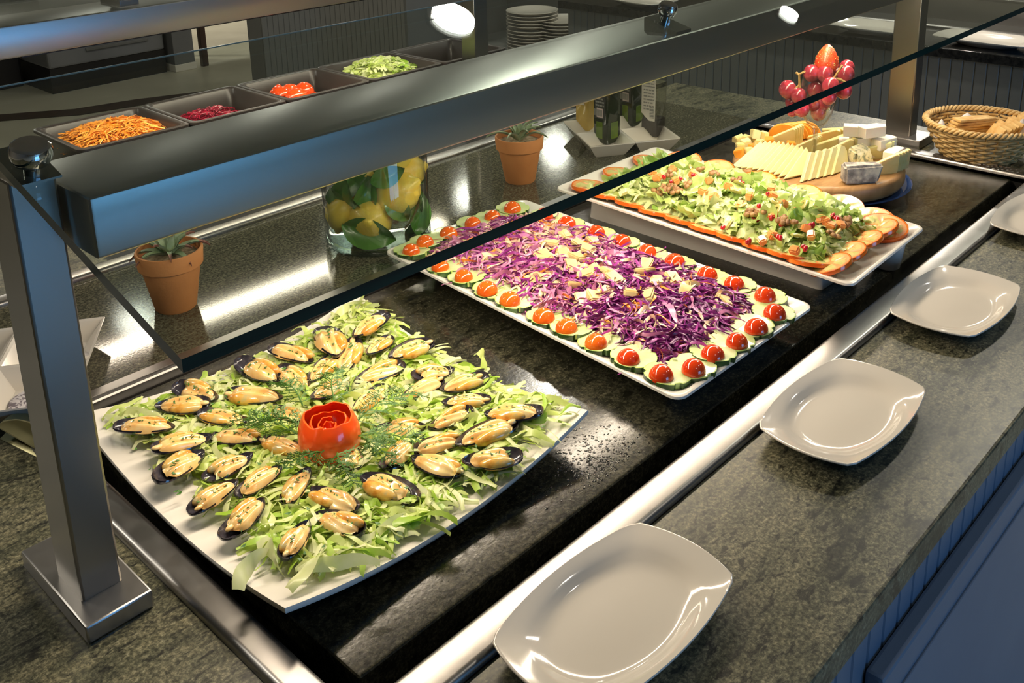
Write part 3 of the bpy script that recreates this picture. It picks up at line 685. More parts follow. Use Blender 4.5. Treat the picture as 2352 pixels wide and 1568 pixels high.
def herb_mesh(seed):
    r = random.Random(seed); mb = MB()
    for _ in range(18):
        x, y = r.uniform(-.30, .30), r.gauss(0, .085); z = .112 - abs(y) * .50 - abs(x) * .10; a = r.uniform(0, 6.28); L = r.uniform(.025, .075); w = L * r.uniform(.25, .7)
        d = Vector((cos(a), sin(a), r.uniform(-.3, .5))); n = Vector((-sin(a), cos(a), r.uniform(-.3, .3))); c = Vector((x, y, z)); h = Vector((0, 0, .010))
        q = [c - d * L / 2, c + n * w / 2, c + d * L / 2, c - n * w / 2]
        mb.add(q + [p + h for p in q], [(0, 3, 2, 1), (4, 5, 6, 7), (0, 1, 5, 4), (1, 2, 6, 5), (2, 3, 7, 6), (3, 0, 4, 7)])
    return mesh_from(mb, 'herb_flecks', 'herb', smooth=0)
SH = [shell_mesh(k) for k in range(6)]; SA = [sauce_mesh(k + 20) for k in range(10)]; ME = [meat_mesh(k) for k in range(5)]; HE = [herb_mesh(k) for k in range(7)]
ROSE = (755, 975)
# hinge end (u, v), wide end (u, v), roll towards the viewer in degrees
MUS = [(500, 910, 401, 886, 22), (355, 935, 484, 920, 25), (452, 0, 0, 0, 0), (650, 912, 519, 902, 14), (645, 866, 546, 830, 14), (720, 824, 619, 800, 8), (402, 972, 260, 985, 6),
       (572, 962, 455, 952, 6), (600, 1010, 484, 998, 4), (692, 968, 606, 934, 4), (708, 1036, 600, 1014, 6), (708, 890, 639, 846, 8), (776, 824, 738, 746, -4), (709, 873, 774, 818, 4),
       (786, 852, 816, 782, 0), (809, 766, 891, 722, 8), (842, 816, 898, 768, 6), (891, 818, 996, 786, 24), (813, 877, 930, 836, 14), (721, 914, 793, 877, 6), (812, 942, 890, 884, 6),
       (1040, 842, 949, 868, 16), (926, 908, 1014, 878, 16), (1010, 896, 1122, 860, 22), (1014, 922, 1129, 918, 10), (986, 978, 1082, 942, 18), (1110, 940, 1250, 952, 6),
       (1044, 1014, 1190, 974, 12), (977, 982, 864, 984, 14), (1051, 1012, 966, 1032, 22), (1060, 1056, 1202, 1046, 22), (947, 1012, 880, 1078, 4), (945, 1046, 1060, 1090, 0),
       (489, 992, 346, 1038, 8), (469, 1026, 357, 1113, 16), (581, 1043, 465, 1097, 12), (548, 1106, 431, 1174, 8), (638, 1078, 551, 1130, 8), (606, 1148, 507, 1232, 10),
       (706, 1080, 660, 1150, -4), (715, 1122, 822, 1168, 8), (721, 1174, 836, 1226, 10), (708, 1190, 652, 1288, 2), (828, 1096, 960, 1144, 2), (792, 1014, 816, 1076, 0)]
MUS = [m for m in MUS if m[2]]
_cnt = {}
_items = []
for m in MUS:
    cu, cv = (m[0] + m[2]) / 2, (m[1] + m[3]) / 2
    # clock direction measured on the platter itself, as it appears in the photograph
    ang = math.degrees(atan2(cu - ROSE[0], -(cv - ROSE[1]) * 1.35)) % 360
    hr = int(((ang + 15) % 360) // 30) or 12
    _items.append((hr, hypot(cu - ROSE[0], (cv - ROSE[1]) * 1.35), m))
_items.sort(key=lambda q: (q[0], q[1]))
_tot = {h: sum(1 for q in _items if q[0] == h) for h in range(1, 13)}
_ord = {1: 'nearest', 2: 'second nearest', 3: 'third nearest', 4: 'fourth nearest', 5: 'fifth nearest', 6: 'sixth nearest', 7: 'seventh nearest'}
_hn = {1: 'one', 2: 'two', 3: 'three', 4: 'four', 5: 'five', 6: 'six', 7: 'seven', 8: 'eight', 9: 'nine', 10: 'ten', 11: 'eleven', 12: 'twelve'}
rng = random.Random(11)
for i, (hr, dist, (u0, v0, u1, v1, roll)) in enumerate(_items):
    _cnt[hr] = _cnt.get(hr, 0) + 1; k = _cnt[hr]
    where = "%s o'clock from the tomato rose" % _hn[hr]
    lab = ('sauced half-shell mussel ' + (_ord[k] + ' of those at ' if _tot[hr] > 1 else 'alone at ') + where)
    c = onz((u0 + u1) / 2, (v0 + v1) / 2, .03); zz = mus_surf(c.x, c.y) + .0225
    a, b = onz(u0, v0, zz), onz(u1, v1, zz); c = (a + b) / 2; d = b - a; L = d.length
    L = max(.056, min(.088, L)); rz = atan2(d.y, d.x)
    # rolling about the long axis turns the open side towards the camera (-y) side
    to_cam = Vector((-c.x, -c.y, 0)).normalized(); left = Vector((-sin(rz), cos(rz), 0)); sgn = 1 if left.dot(to_cam) < 0 else -1
    R = Matrix.Rotation(rz, 4, 'Z') @ Matrix.Rotation(radians(-sgn * roll * -.6), 4, 'X') @ Matrix.Rotation(radians(rng.uniform(-9, 5)), 4, 'Y')
    t = thing('mussel', tuple(c), lab, 'mussel', 'half-shell mussels on the square platter', rot=R.to_euler())
    t.scale = (L, L * rng.uniform(.84, .98), L)
    link('shell', SH[i % 6], t); link('sauce', SA[(i * 7) % 10], t); link('meat', ME[(i * 3) % 5], t); stuff(link('herb_flecks', HE[i % 7], t))

# loose chopped herbs on the lettuce
mb = MB(); rng = random.Random(5)
for _ in range(150):
    a, b = rng.uniform(-.92, .92), rng.uniform(-.92, .92); p = MQ(a, b); z = mus_z(a, b) + BED(a, b) + .007
    q = rng.uniform(0, 6.28); L = rng.uniform(.0015, .004)
    mb.add([(p.x + L * cos(q + k * pi / 2) * (1 if k % 2 else .5), p.y + L * sin(q + k * pi / 2) * (1 if k % 2 else .5), z + .001 * (k % 2)) for k in range(4)], [(0, 1, 2, 3)])
stuff(tag(mb.build('chopped_herbs', 'herb', None, (MC.x, MC.y, .02), smooth=0), 'scattered chopped green herbs on the lettuce bed', 'herbs'))

# tomato rose
mat('tomato_skin', (0.85, 0.075, 0.010), 0.18, stops=[(0.3, (0.82, 0.045, 0.006)), (0.7, (0.90, 0.13, 0.012))], scale=9, coat=0.5, sss=0.12, ssr=(.006, .001, .0005))
mat('tomato_peel', (0.85, 0.10, 0.012), 0.22, stops=[(0.3, (0.80, 0.045, 0.008)), (0.7, (0.88, 0.16, 0.018))], scale=14, coat=0.4, sss=0.2, ssr=(.006, .001, .0005))
rc = onz(755, 985, .050)
rose = thing('tomato_rose', (rc.x, rc.y, .022), 'rose curled from bright red tomato peel in the middle of the mussels', 'garnish')
_r = (rc.x, rc.y, .022)
def petal(rad0, rad1, h0, h1, a0, a1, z0, th, seed, name, lean):
    r = random.Random(seed); n = 46; P = []; Qr = []
    for i in range(n + 1):
        t = i / n; a = a0 + (a1 - a0) * t; R0 = rad0 + (rad1 - rad0) * t; H = h0 + (h1 - h0) * t; H *= 1 + .035 * sin(3 * a + seed) + .02 * sin(8.3 * a + seed * 2)
        row = []; row2 = []
        for j in range(9):
            q = j / 8; rr = R0 * (.50 + .50 * sin(pi * (q * .68 + .16)) ** .6 - lean * .5 * q ** 3); row.append((rc.x + rr * cos(a), rc.y + rr * sin(a), z0 + H * q))
            rr -= th; row2.append((rc.x + rr * cos(a), rc.y + rr * sin(a), z0 + H * q))
        P.append(row); Qr.append(row2)
    mb = MB().grid(P, 0); mb.grid([q[::-1] for q in Qr], 1); mb.grid([[p[-1] for p in P], [p[-1] for p in Qr]], 1); mb.grid([P[0], Qr[0]], 1); mb.grid([P[-1][::-1], Qr[-1][::-1]], 1)
    return mb.build(name, ['tomato_skin', 'tomato_peel'], rose, _r, smooth=60)
petal(.0338, .0326, .043, .045, -2.6, 3.9, .022, .0018, 1, 'outer_petal', .10)
petal(.0262, .0240, .037, .035, -1.2, 4.9, .024, .0016, 2, 'inner_petal', .16)
petal(.0165, .0090, .033, .030, 0.6, 8.2, .024, .0015, 4, 'heart', .14)
MB().lathe([(.0001, .0), (.022, .0), (.026, .004), (.024, .014), (.0001, .018)], (rc.x, rc.y, .024), 24).build('base', ['tomato_skin'], rose, _r)

# dill fronds
mat('dill', (0.05, 0.15, 0.02), 0.45, stops=[(0.3, (0.035, 0.11, 0.012)), (0.7, (0.09, 0.22, 0.035))], scale=40)
def frond(u0, v0, u1, v1, seed, label):
    r = random.Random(seed); a, b = onz(u0, v0, .046), onz(u1, v1, .046); mb = MB(); d = b - a; L = d.length; d.normalize(); s = Vector((-d.y, d.x, 0)); bow = r.uniform(-.15, .15)
    n = 16; P = [a + d * L * i / n + s * bow * L * sin(pi * i / n) + Vector((0, 0, .008 * sin(pi * i / n) + r.uniform(-.001, .001))) for i in range(n + 1)]
    mb.tube(P, [.0010 * (1 - .6 * i / n) for i in range(n + 1)], 4)
    for i in range(1, n + 1):
        for sd in (-1, 1):
            if r.random() < .12: continue
            l1 = L * r.uniform(.20, .38) * (1 - .45 * i / n); an = sd * r.uniform(.6, 1.2); e = Vector((d.x * cos(an) - d.y * sin(an), d.x * sin(an) + d.y * cos(an), r.uniform(-.25, .35))) 
            q0 = P[i]; q1 = q0 + e * l1 * .5; q2 = q0 + e * l1 + s * r.uniform(-.004, .004); mb.tube([q0, q1, q2], [.0006, .0005, .0003], 3, caps=False)
            for f in (.4, .62, .82, .97):
                q = q0.lerp(q2, f)
                for sd2 in (-1, 1):
                    a2 = an + sd2 * r.uniform(.5, 1.1); e2 = Vector((d.x * cos(a2) - d.y * sin(a2), d.x * sin(a2) + d.y * cos(a2), r.uniform(-.4, .5)))
                    l2 = l1 * r.uniform(.2, .42); w1 = q + e2 * l2 * .6; mb.tube([q, w1, w1 + (e2 + s * r.uniform(-.5, .5)) * l2 * .4], [.0005, .0004, .0002], 3, caps=False)
    tag(mb.build('dill_frond', 'dill', None, tuple(a), smooth=80), label, 'dill', 'dill fronds around the tomato rose')
frond(700, 985, 575, 972, 1, 'feathery dill frond pointing left from the tomato rose')
frond(745, 1035, 640, 1075, 2, 'feathery dill frond spilling to the lower left of the rose')
frond(775, 1040, 812, 1110, 3, 'thin dill sprig hanging below the rose towards the viewer')
frond(820, 1000, 960, 1010, 4, 'thick dill frond pointing right from the rose')
frond(815, 975, 945, 905, 5, 'dill frond running to the upper right of the rose')
frond(770, 925, 780, 850, 6, 'dill frond rising behind the rose')
frond(695, 930, 640, 880, 7, 'fine dill frond at the upper left of the rose')
frond(840, 1010, 905, 1060, 8, 'small dill sprig at the lower right of the rose')
frond(690, 1000, 545, 962, 9, 'long dill frond lying farthest left of the rose')

# ------------------------------------------------------------------ purple slaw
mat('cabbage_dark', (0.12, 0.006, 0.10), 0.36, stops=[(0.3, (0.070, 0.004, 0.065)), (0.7, (0.20, 0.014, 0.16))], scale=70, coat=0.15)
mat('cabbage_mid', (0.30, 0.03, 0.25), 0.36, stops=[(0.3, (0.22, 0.016, 0.20)), (0.7, (0.40, 0.05, 0.30))], scale=70, coat=0.15)
mat('cabbage_pink', (0.60, 0.22, 0.40), 0.30, stops=[(0.3, (0.50, 0.15, 0.36)), (0.7, (0.68, 0.30, 0.42))], scale=70, coat=0.15, sss=0.1)
mat('slaw_cream', (0.80, 0.58, 0.36), 0.30, stops=[(0.3, (0.76, 0.46, 0.30)), (0.7, (0.86, 0.70, 0.44))], scale=70, coat=0.4, sss=0.1)
mat('carrot', (0.85, 0.27, 0.025), 0.35, stops=[(0.3, (0.80, 0.22, 0.015)), (0.7, (0.90, 0.36, 0.05))], scale=60, coat=0.2)
mat('apple', (0.72, 0.58, 0.26), 0.35, stops=[(0.3, (0.68, 0.50, 0.20)), (0.7, (0.76, 0.66, 0.34))], scale=50, sss=0.2, coat=0.2)
mat('slaw_juice', (0.18, 0.0, 0.06), 0.05, stops=[(0.3, (0.15, 0.0, 0.05)), (0.7, (0.22, 0.005, 0.08))], scale=10, coat=0.8)
mat('cucumber_flesh', (0.56, 0.66, 0.28), 0.34, stops=[(0.35, (0.46, 0.60, 0.20)), (0.65, (0.62, 0.70, 0.36))], scale=45, sss=0.2, ssr=(.004, .006, .002), coat=0.3)
mat('cucumber_skin', (0.025, 0.07, 0.012), 0.3, stops=[(0.35, (0.016, 0.045, 0.008)), (0.7, (0.06, 0.14, 0.025))], scale=60, coat=0.3)
mat('cucumber_peel', (0.50, 0.66, 0.16), 0.35, stops=[(0.35, (0.42, 0.60, 0.12)), (0.7, (0.58, 0.72, 0.22))], scale=60)
mat('cherry_tomato', (0.80, 0.055, 0.008), 0.10, stops=[(0.3, (0.72, 0.035, 0.006)), (0.7, (0.86, 0.10, 0.010))], scale=22, coat=0.8, sss=0.2, ssr=(.006, .001, .0005))
mat('cherry_orange', (0.86, 0.16, 0.012), 0.10, stops=[(0.3, (0.82, 0.10, 0.008)), (0.7, (0.88, 0.21, 0.015))], scale=22, coat=0.8, sss=0.2, ssr=(.006, .001, .0005))

def sl_ab(x, y):
    a = b = 0.0
    for _ in range(6):
        p = SF(a, b); a += (x - p.x) / .153; b += (y - p.y) / .286
    return a, b
def heap(a, b, h, pw=2.6): return h * max(0.0, 1 - abs(a / .76) ** pw) ** .7 * max(0.0, 1 - abs(b / .85) ** 5) ** .7
rng = random.Random(21); HS = .029
mb = MB(); n1, n2 = 22, 44; P = []
for i in range(n1 + 1):
    row = []
    for j in range(n2 + 1):
        a, b = -.78 + 1.56 * i / n1, -.86 + 1.72 * j / n2; p = SF(a, b)
        row.append((p.x, p.y, .0225 + .9 * heap(a, b, HS) + .002 * sin(i * 2.3 + 1.1 * j) * sin(j * 1.7)))
    P.append(row)
mb.grid(P, 1)
SLM = ['cabbage_dark', 'cabbage_mid', 'cabbage_pink', 'slaw_cream', 'carrot']
for k in range(2700):
    a, b = rng.uniform(-.78, .78), rng.uniform(-.86, .86); h = heap(a, b, HS)
    if h < .004: continue
    p = SF(a, b); t = (b + .86) / 1.72 + rng.gauss(0, .13) - .12 * a     # 0 near the viewer (dark and wet), 1 far (pink and dressed)
    if t < .33: w = (.50, .36, .06, .06, .02)
    elif t < .52: w = (.20, .40, .18, .16, .06)
    else: w = (.03, .27, .38, .26, .06)
    mi = rng.choices(range(5), w)[0]; L = rng.uniform(.026, .075); wd = rng.uniform(.0020, .0044)
    if mi == 3: wd *= 1.5; L *= .8
    if mi == 2 and rng.random() < .3: wd *= 2.0
    ribbon(mb, (p.x, p.y, .0225 + h * rng.uniform(.86, 1.06) + .001), L, wd, rng.uniform(0, 6.28), rng, mi, 1.9, .007, 9)
stuff(tag(mb.build('cabbage_slaw', SLM, None, (SCN.x, SCN.y, .024), smooth=80), 'heap of shredded purple cabbage slaw, pink and dressed at the far end', 'salad'))
mb = MB(); P = []
for d in (0, 1):
    P.append([(*SF(.66 * cos(q) * d + 0, -.16 + .70 * sin(q) * d * -1 * 1.0), .0238) for q in [2 * pi * k / 40 for k in range(40)]])
mb.grid([[(p[0] if i else SF(0, -.16).x, p[1] if i else SF(0, -.16).y, p[2]) for p in r] for i, r in enumerate(P)], 0, False, True)
tag(mb.build('slaw_dressing', 'slaw_juice', None, (SCN.x, SCN.y, .0236)), 'puddle of dark purple dressing under the near end of the slaw', 'dressing')
ORD = NTH0 = ['first', 'second', 'third', 'fourth', 'fifth', 'sixth', 'seventh', 'eighth', 'ninth', 'tenth', 'eleventh', 'twelfth', 'thirteenth', 'fourteenth', 'fifteenth', 'sixteenth', 'seventeenth', 'eighteenth', 'nineteenth', 'twentieth'] \
    + ['twenty-' + w for w in ('first', 'second', 'third', 'fourth', 'fifth', 'sixth', 'seventh', 'eighth', 'ninth')] + ['thirtieth'] + ['thirty-' + w for w in ('first', 'second', 'third', 'fourth', 'fifth', 'sixth', 'seventh', 'eighth', 'ninth')]
def by_left(L):
    """(u, v) points sorted from the left, each with its ordinal"""
    return [(u, v, ORD[i]) for i, (u, v) in enumerate(sorted(L))]
def chunk_mesh(seed, name, mt, sx, sy, sz, bev):
    r = random.Random(seed); bm = bmesh.new(); bmesh.ops.create_cube(bm, size=1)
    for v in bm.verts: v.co = Vector((v.co.x * sx * r.uniform(.75, 1.2), v.co.y * sy * r.uniform(.75, 1.2), v.co.z * sz * r.uniform(.8, 1.2)))
    [setattr(v, 'co', v.co + Vector((r.uniform(-.18, .18) * sx, r.uniform(-.18, .18) * sy, 0))) for v in bm.verts if 'cube' not in name and 'rind' not in name]
    bmesh.ops.bevel(bm, geom=bm.edges[:], offset=bev, segments=2, affect='EDGES'); m = MB(); m.bm(bm); return mesh_from(m, name, mt, smooth=80)
AP = [chunk_mesh(k, 'apple_chunk', 'apple', .023, .017, .010, .002) for k in range(6)]
for (u, v, nth) in by_left(((1328, 592), (1350, 575), (1365, 618), (1395, 625), (1310, 610), (1345, 632), (1362, 556), (1332, 560), (1300, 583), (1410, 640), (1335, 700), (1312, 715), (1490, 682), (1446, 672), (1342, 690), (1322, 748),
               (1368, 683), (1480, 622), (1510, 645), (1575, 664), (1668, 697), (1695, 720), (1585, 655), (1320, 655), (1095, 563), (1075, 580), (1128, 592), (1265, 560), (1230, 640), (1300, 540), (1485, 612), (1545, 640), (1250, 590))):
    c = onz(u, v, .055); a, b = sl_ab(c.x, c.y); z = .0235 + heap(a, b, HS) + .003; c = onz(u, v, z); c.z = z
    tag(link('apple_chunk', rng.choice(AP), None, tuple(c), (rng.uniform(-.5, .5), rng.uniform(-.5, .5), rng.uniform(0, 3))), nth + ' pale apple chunk from the left on the purple slaw', 'apple', 'apple chunks in the purple slaw')
mb_on = []
for k, (u, v, u1, v1, lab) in enumerate(((1150, 605, 1160, 650, 'pale pink onion strip standing near the left long edge of the slaw'), (1285, 640, 1350, 690, 'long curved pink onion strip in the middle of the slaw'),
                                         (1520, 690, 1560, 745, 'straight pink onion strip on the dark end of the slaw'), (1420, 705, 1385, 770, 'cream coloured onion strip at the near side of the slaw'), (1640, 690, 1700, 715, 'short pink onion strip near the right end of the slaw'))):
    a, b = onz(u, v, .05), onz(u1, v1, .05); c = (a + b) / 2; q, w = sl_ab(c.x, c.y); c.z = .0235 + heap(q, w, HS) + .004; m1 = MB()
    ribbon(m1, c, (b - a).length, .010, atan2(b.y - a.y, b.x - a.x), rng, 0, .5, .004, 10, .3)
    tag(m1.build('onion_strip', 'slaw_cream' if k == 3 else 'cabbage_pink', None, tuple(c), smooth=80), lab, 'onion', 'onion strips in the slaw')

# cucumber slices with half cherry tomatoes round the rim
def cucumber_mesh():
    mb = MB(); R, H = .0282, .0070; n = 60; O = []; I = []
    notch = lambda k: any(abs(((k / n * 6) % 1) - .5) < .10 for _ in (0,))
    rad = lambda k: R * (.90 if notch(k) else 1.0)
    ang = lambda k: 2 * pi * k / n
    for z, s in ((0, 1), (H, 1)): O.append([(rad(k) * s * cos(ang(k)), rad(k) * s * sin(ang(k)), z) for k in range(n)])
    o = len(mb.v); mb.v += O[0] + O[1]
    for k in range(n):
        q = (k + 1) % n; mb.f.append((k, q, n + q, n + k)); mb.m.append(2 if (notch(k) and notch(q)) else 1)
    T = [[(rad(k) * s * cos(ang(k)), rad(k) * s * sin(ang(k)), H + e) for k in range(n)] for s, e in ((1, 0), (.955, .0004), (.6, .0005), (.02, .0005))]
    base = len(mb.v); mb.grid(T[:2], 2, False, True); mb.grid(T[1:], 0, False, True); mb.f.append(tuple(range(n))[::-1]); mb.m.append(0)
    return mesh_from(mb, 'cucumber_slice', ['cucumber_flesh', 'cucumber_skin', 'cucumber_peel'], smooth=35)
CU = cucumber_mesh()
TD = [mesh_from(MB().ball((0, 0, 0), .0142, 28, 0, 1, 1, z, lo=0.0), 'cherry_tomato', m, smooth=60) for z, m in ((1.05, 'cherry_tomato'), (1.0, 'cherry_orange'), (.95, 'cherry_tomato'))]
EDGES = [('far left end', 'left corner', [(942, 580, 930, 583), (976, 562, 968, 555), (1033, 539, 1020, 535), (1082, 517, 1076, 511), (1132, 505, 1127, 498), (1176, 487, 1175, 481)], 1),
         ('near left side', 'left corner', [(997, 613, 1000, 624), (1054, 638, 1050, 649), (1103, 667, 1100, 681), (1159, 688, 1161, 703), (1241, 727, 1233, 741), (1291, 751, 1294, 766), (1362, 785, 1359, 799), (1431, 823, 1432, 838), (1511, 857, 1522, 869)], 1),
         ('near right end', 'near corner', [(1593, 838, 1606, 852), (1637, 809, 1655, 822), (1693, 776, 1697, 792), (1744, 750, 1749, 763), (1781, 718, 1796, 728)], 1),
         ('far right side', 'far corner', [(1240, 503, 1252, 500), (1284, 520, 1305, 520), (1357, 537, 1374, 540), (1428, 561, 1433, 559), (1472, 582, 1491, 584), (1539, 602, 1561, 604), (1617, 640, 1626, 637), (1670, 656, 1691, 659), (1747, 687, 1762, 684)], 0)]
NTH = ['first', 'second', 'third', 'fourth', 'fifth', 'sixth', 'seventh', 'eighth', 'ninth']
for edge, corner, L, kind in EDGES:
    for i, (tu, tv, cu, cv) in enumerate(L):
        c = onz(cu, cv, .035)
        a, b = sl_ab(c.x, c.y); lim = (.805, .905)
        a = max(-lim[0], min(lim[0], a)); b = max(-lim[1], min(lim[1], b)); q = SF(a, b); z = .0315 + .0012 * (i % 2)
        tilt = (rng.uniform(-.06, .06), rng.uniform(-.06, .06), rng.uniform(0, 6))
        tag(link('cucumber_slice', CU, None, (q.x, q.y, z), tilt), '%s cucumber slice from the %s along the %s of the slaw' % (NTH[i], corner, edge), 'cucumber', 'cucumber slices round the slaw')
        d = onz(tu, tv + 6, z + .012); d.z = z + .0066 + .0006
        _mx = .006 if edge.startswith('far right') else .013
        if (d - Vector((q.x, q.y, d.z))).length > _mx: d = Vector((q.x, q.y, d.z)) + (d - Vector((q.x, q.y, d.z))).normalized() * _mx
        o = tag(link('cherry_tomato', TD[(1 if edge.startswith('far left') or (edge.startswith('near left') and i < 7) else (i % 2) * 2)], None, tuple(d), (tilt[0], tilt[1], rng.uniform(0, 6))),
                'half cherry tomato, %s from the %s along the %s' % (NTH[i], corner, edge), 'tomato', 'half cherry tomatoes round the slaw')
        s = (.0148 if edge.startswith('far right') else .0143 if edge.startswith('near left') else .0143) / .0142 * rng.uniform(.95, 1.06); o.scale = (s, s, s)

# ------------------------------------------------------------------ leaf salad
mat('leaf_pale', (0.70, 0.76, 0.36), 0.34, stops=[(0.3, (0.60, 0.70, 0.26)), (0.7, (0.78, 0.82, 0.48))], scale=40, trans=0.25, coat=0.25)
mat('leaf_light', (0.54, 0.68, 0.20), 0.34, stops=[(0.3, (0.42, 0.58, 0.12)), (0.7, (0.64, 0.75, 0.30))], scale=40, trans=0.25, coat=0.25)
mat('leaf_green', (0.34, 0.52, 0.09), 0.34, stops=[(0.3, (0.22, 0.40, 0.05)), (0.7, (0.44, 0.60, 0.15))], scale=40, trans=0.25, coat=0.25)
mat('slice_rim', (0.82, 0.14, 0.014), 0.2, stops=[(0.3, (0.80, 0.10, 0.010)), (0.7, (0.86, 0.24, 0.02))], scale=18, coat=0.5)
mat('slice_flesh', (0.80, 0.32, 0.09), 0.35, stops=[(0.3, (0.80, 0.22, 0.04)), (0.7, (0.80, 0.44, 0.15))], scale=40, coat=0.15, sss=0.2)
mat('slice_gel', (0.66, 0.58, 0.20), 0.15, stops=[(0.35, (0.52, 0.54, 0.16)), (0.6, (0.74, 0.62, 0.26)), (0.72, (0.84, 0.28, 0.06))], scale=90, coat=0.2)
mat('pomegranate', (0.45, 0.004, 0.012), 0.08, stops=[(0.3, (0.32, 0.002, 0.008)), (0.7, (0.62, 0.01, 0.02))], scale=90, coat=0.8)
mat('walnut', (0.34, 0.17, 0.06), 0.5, stops=[(0.35, (0.20, 0.085, 0.025)), (0.65, (0.46, 0.26, 0.10))], scale=120, bump=0.5, bscale=200)
mat('olive', (0.40, 0.36, 0.08), 0.25, stops=[(0.3, (0.32, 0.30, 0.06)), (0.7, (0.50, 0.45, 0.14))], scale=60, coat=0.4)
mat('melon', (0.88, 0.34, 0.10), 0.3, stops=[(0.3, (0.86, 0.28, 0.06)), (0.7, (0.90, 0.46, 0.18))], scale=60, sss=0.2, coat=0.3)

def la_ab(x, y):
    a = b = 0.0
    for _ in range(6):
        p = LF(a, b); a += (x - p.x) / .139; b += (y - p.y) / .275
    return a, b
ZS, HL = .0485, .040
def lheap(a, b): return HL * max(0.0, 1 - abs((a + .10) / .79) ** 3) ** .6 * max(0.0, 1 - abs(b / .80) ** 4) ** .6
rng = random.Random(31); mb = MB(); P = []
for i in range(23):
    P.append([(*LF(-.80 + 1.60 * i / 22, -.84 + 1.68 * j / 40), ZS - .001 + .8 * lheap(-.80 + 1.60 * i / 22, -.84 + 1.68 * j / 40) + .002 * sin(i * 2.1 + j) * sin(j * 1.3)) for j in range(41)])
mb.grid(P, 0)
LM = ['leaf_pale', 'leaf_light', 'leaf_green']
for k in range(900):
    a, b = rng.uniform(-.84, .64), rng.uniform(-.78, .78); p = LF(a, b); h = lheap(a, b)
    ribbon(mb, (p.x, p.y, ZS + h * rng.uniform(.75, .97) + .001), rng.uniform(.012, .035), rng.uniform(.004, .012), rng.uniform(0, 6.28), rng, rng.choices((0, 1, 2), (.45, .4, .15))[0], 1.2, .006, 6)
stuff(tag(mb.build('chopped_lettuce', LM, None, (LCN.x, LCN.y, ZS), smooth=80), 'heap of finely chopped lettuce forming the base of the leaf salad', 'lettuce'))
def leaf_mesh(seed, mt):
    r = random.Random(seed); n = 7; L, Wd = r.uniform(.030, .052), r.uniform(.018, .031); k1, k2 = r.uniform(-1.1, 1.1), r.uniform(-1.3, 1.3); ph = r.uniform(0, 6); P = []
    for i in range(n + 1):
        row = []
        for j in range(n + 1):
            s, t = i / n - .5, j / n - .5; w = Wd * (1 - .5 * (2 * s) ** 2 + .12 * sin(9 * s + ph)); l = L * (1 + .12 * sin(6 * t + ph))
            z = k1 * L * s * s + k2 * Wd * t * t + .0028 * sin(11 * s + ph) * sin(10 * t + ph * 2) + .005 * abs(t) * sin(14 * s + ph)
            row.append((s * l, t * w, z))
        P.append(row)
    return mesh_from(MB().grid(P), 'lettuce_leaf', mt, smooth=80)
LV = [leaf_mesh(k, LM[(0, 0, 1, 1, 0, 1, 2, 0, 1, 0, 1, 2)[k]]) for k in range(12)]
for k in range(225):
    a, b = rng.uniform(-.80, .60), rng.uniform(-.76, .76); p = LF(a, b); h = lheap(a, b)
    tag(link('lettuce_leaf', LV[rng.choices(range(12), [3 if q not in (6, 11) else 1.2 for q in range(12)])[0]], None, (p.x, p.y, ZS + h + rng.uniform(-.001, .004)), (rng.gauss(0, .45), rng.gauss(0, .45), rng.uniform(0, 6.28))),
        'torn piece of pale green lettuce lying in the leaf salad', 'lettuce', 'torn lettuce pieces in the leaf salad')
def on_salad(u, v, lift=.004):
    lift += .006
    c = onz(u, v, .08)
    for _ in range(4):
        a, b = la_ab(c.x, c.y); z = ZS + lheap(max(-.85, min(.85, a)), max(-.87, min(.87, b))) + lift; c = onz(u, v, z)
    return c
ML = [chunk_mesh(k + 40, 'melon_cube', 'melon', .014, .013, .011, .002) for k in range(4)]
PO = mesh_from(MB().ball((0, 0, 0), .0043, 10, 0, 1.25, .85, .85), 'pomegranate_seed', 'pomegranate', smooth=80)
OL = mesh_from(MB().lathe([(.0035, -.002), (.0085, -.002), (.0098, 0), (.0085, .002), (.0035, .002), (.003, 0), (.0035, -.002)], (0, 0, 0), 20), 'olive_ring', 'olive', smooth=60)
def walnut_mesh(seed):
    r = random.Random(seed); mb = MB()
    for q in range(7): mb.ball((r.uniform(-.008, .008), r.uniform(-.005, .005), r.uniform(-.002, .003)), r.uniform(.003, .0052), 8, 0, r.uniform(.9, 1.7), 1, .8)
    return mesh_from(mb, 'walnut_piece', 'walnut', smooth=80)
WN = [walnut_mesh(k) for k in range(5)]
for (u, v, nth) in by_left(((1497, 396), (1510, 408), (1552, 415), (1627, 415), (1545, 388), (1672, 428), (1722, 450), (1771, 432), (1773, 496), (1776, 449), (1886, 503), (1897, 510), (1908, 518), (1850, 525), (1863, 540), (1750, 552), (1775, 540), (1825, 575), (1936, 584), (1640, 452), (1700, 470), (1930, 518), (1800, 468), (1590, 400), (1615, 440))):
    tag(link('melon_cube', rng.choice(ML), None, tuple(on_salad(u, v)), (rng.uniform(-.6, .6), rng.uniform(-.6, .6), rng.uniform(0, 3))), nth + ' small orange cube from the left on the leaf salad', 'fruit', 'orange cubes on the leaf salad')
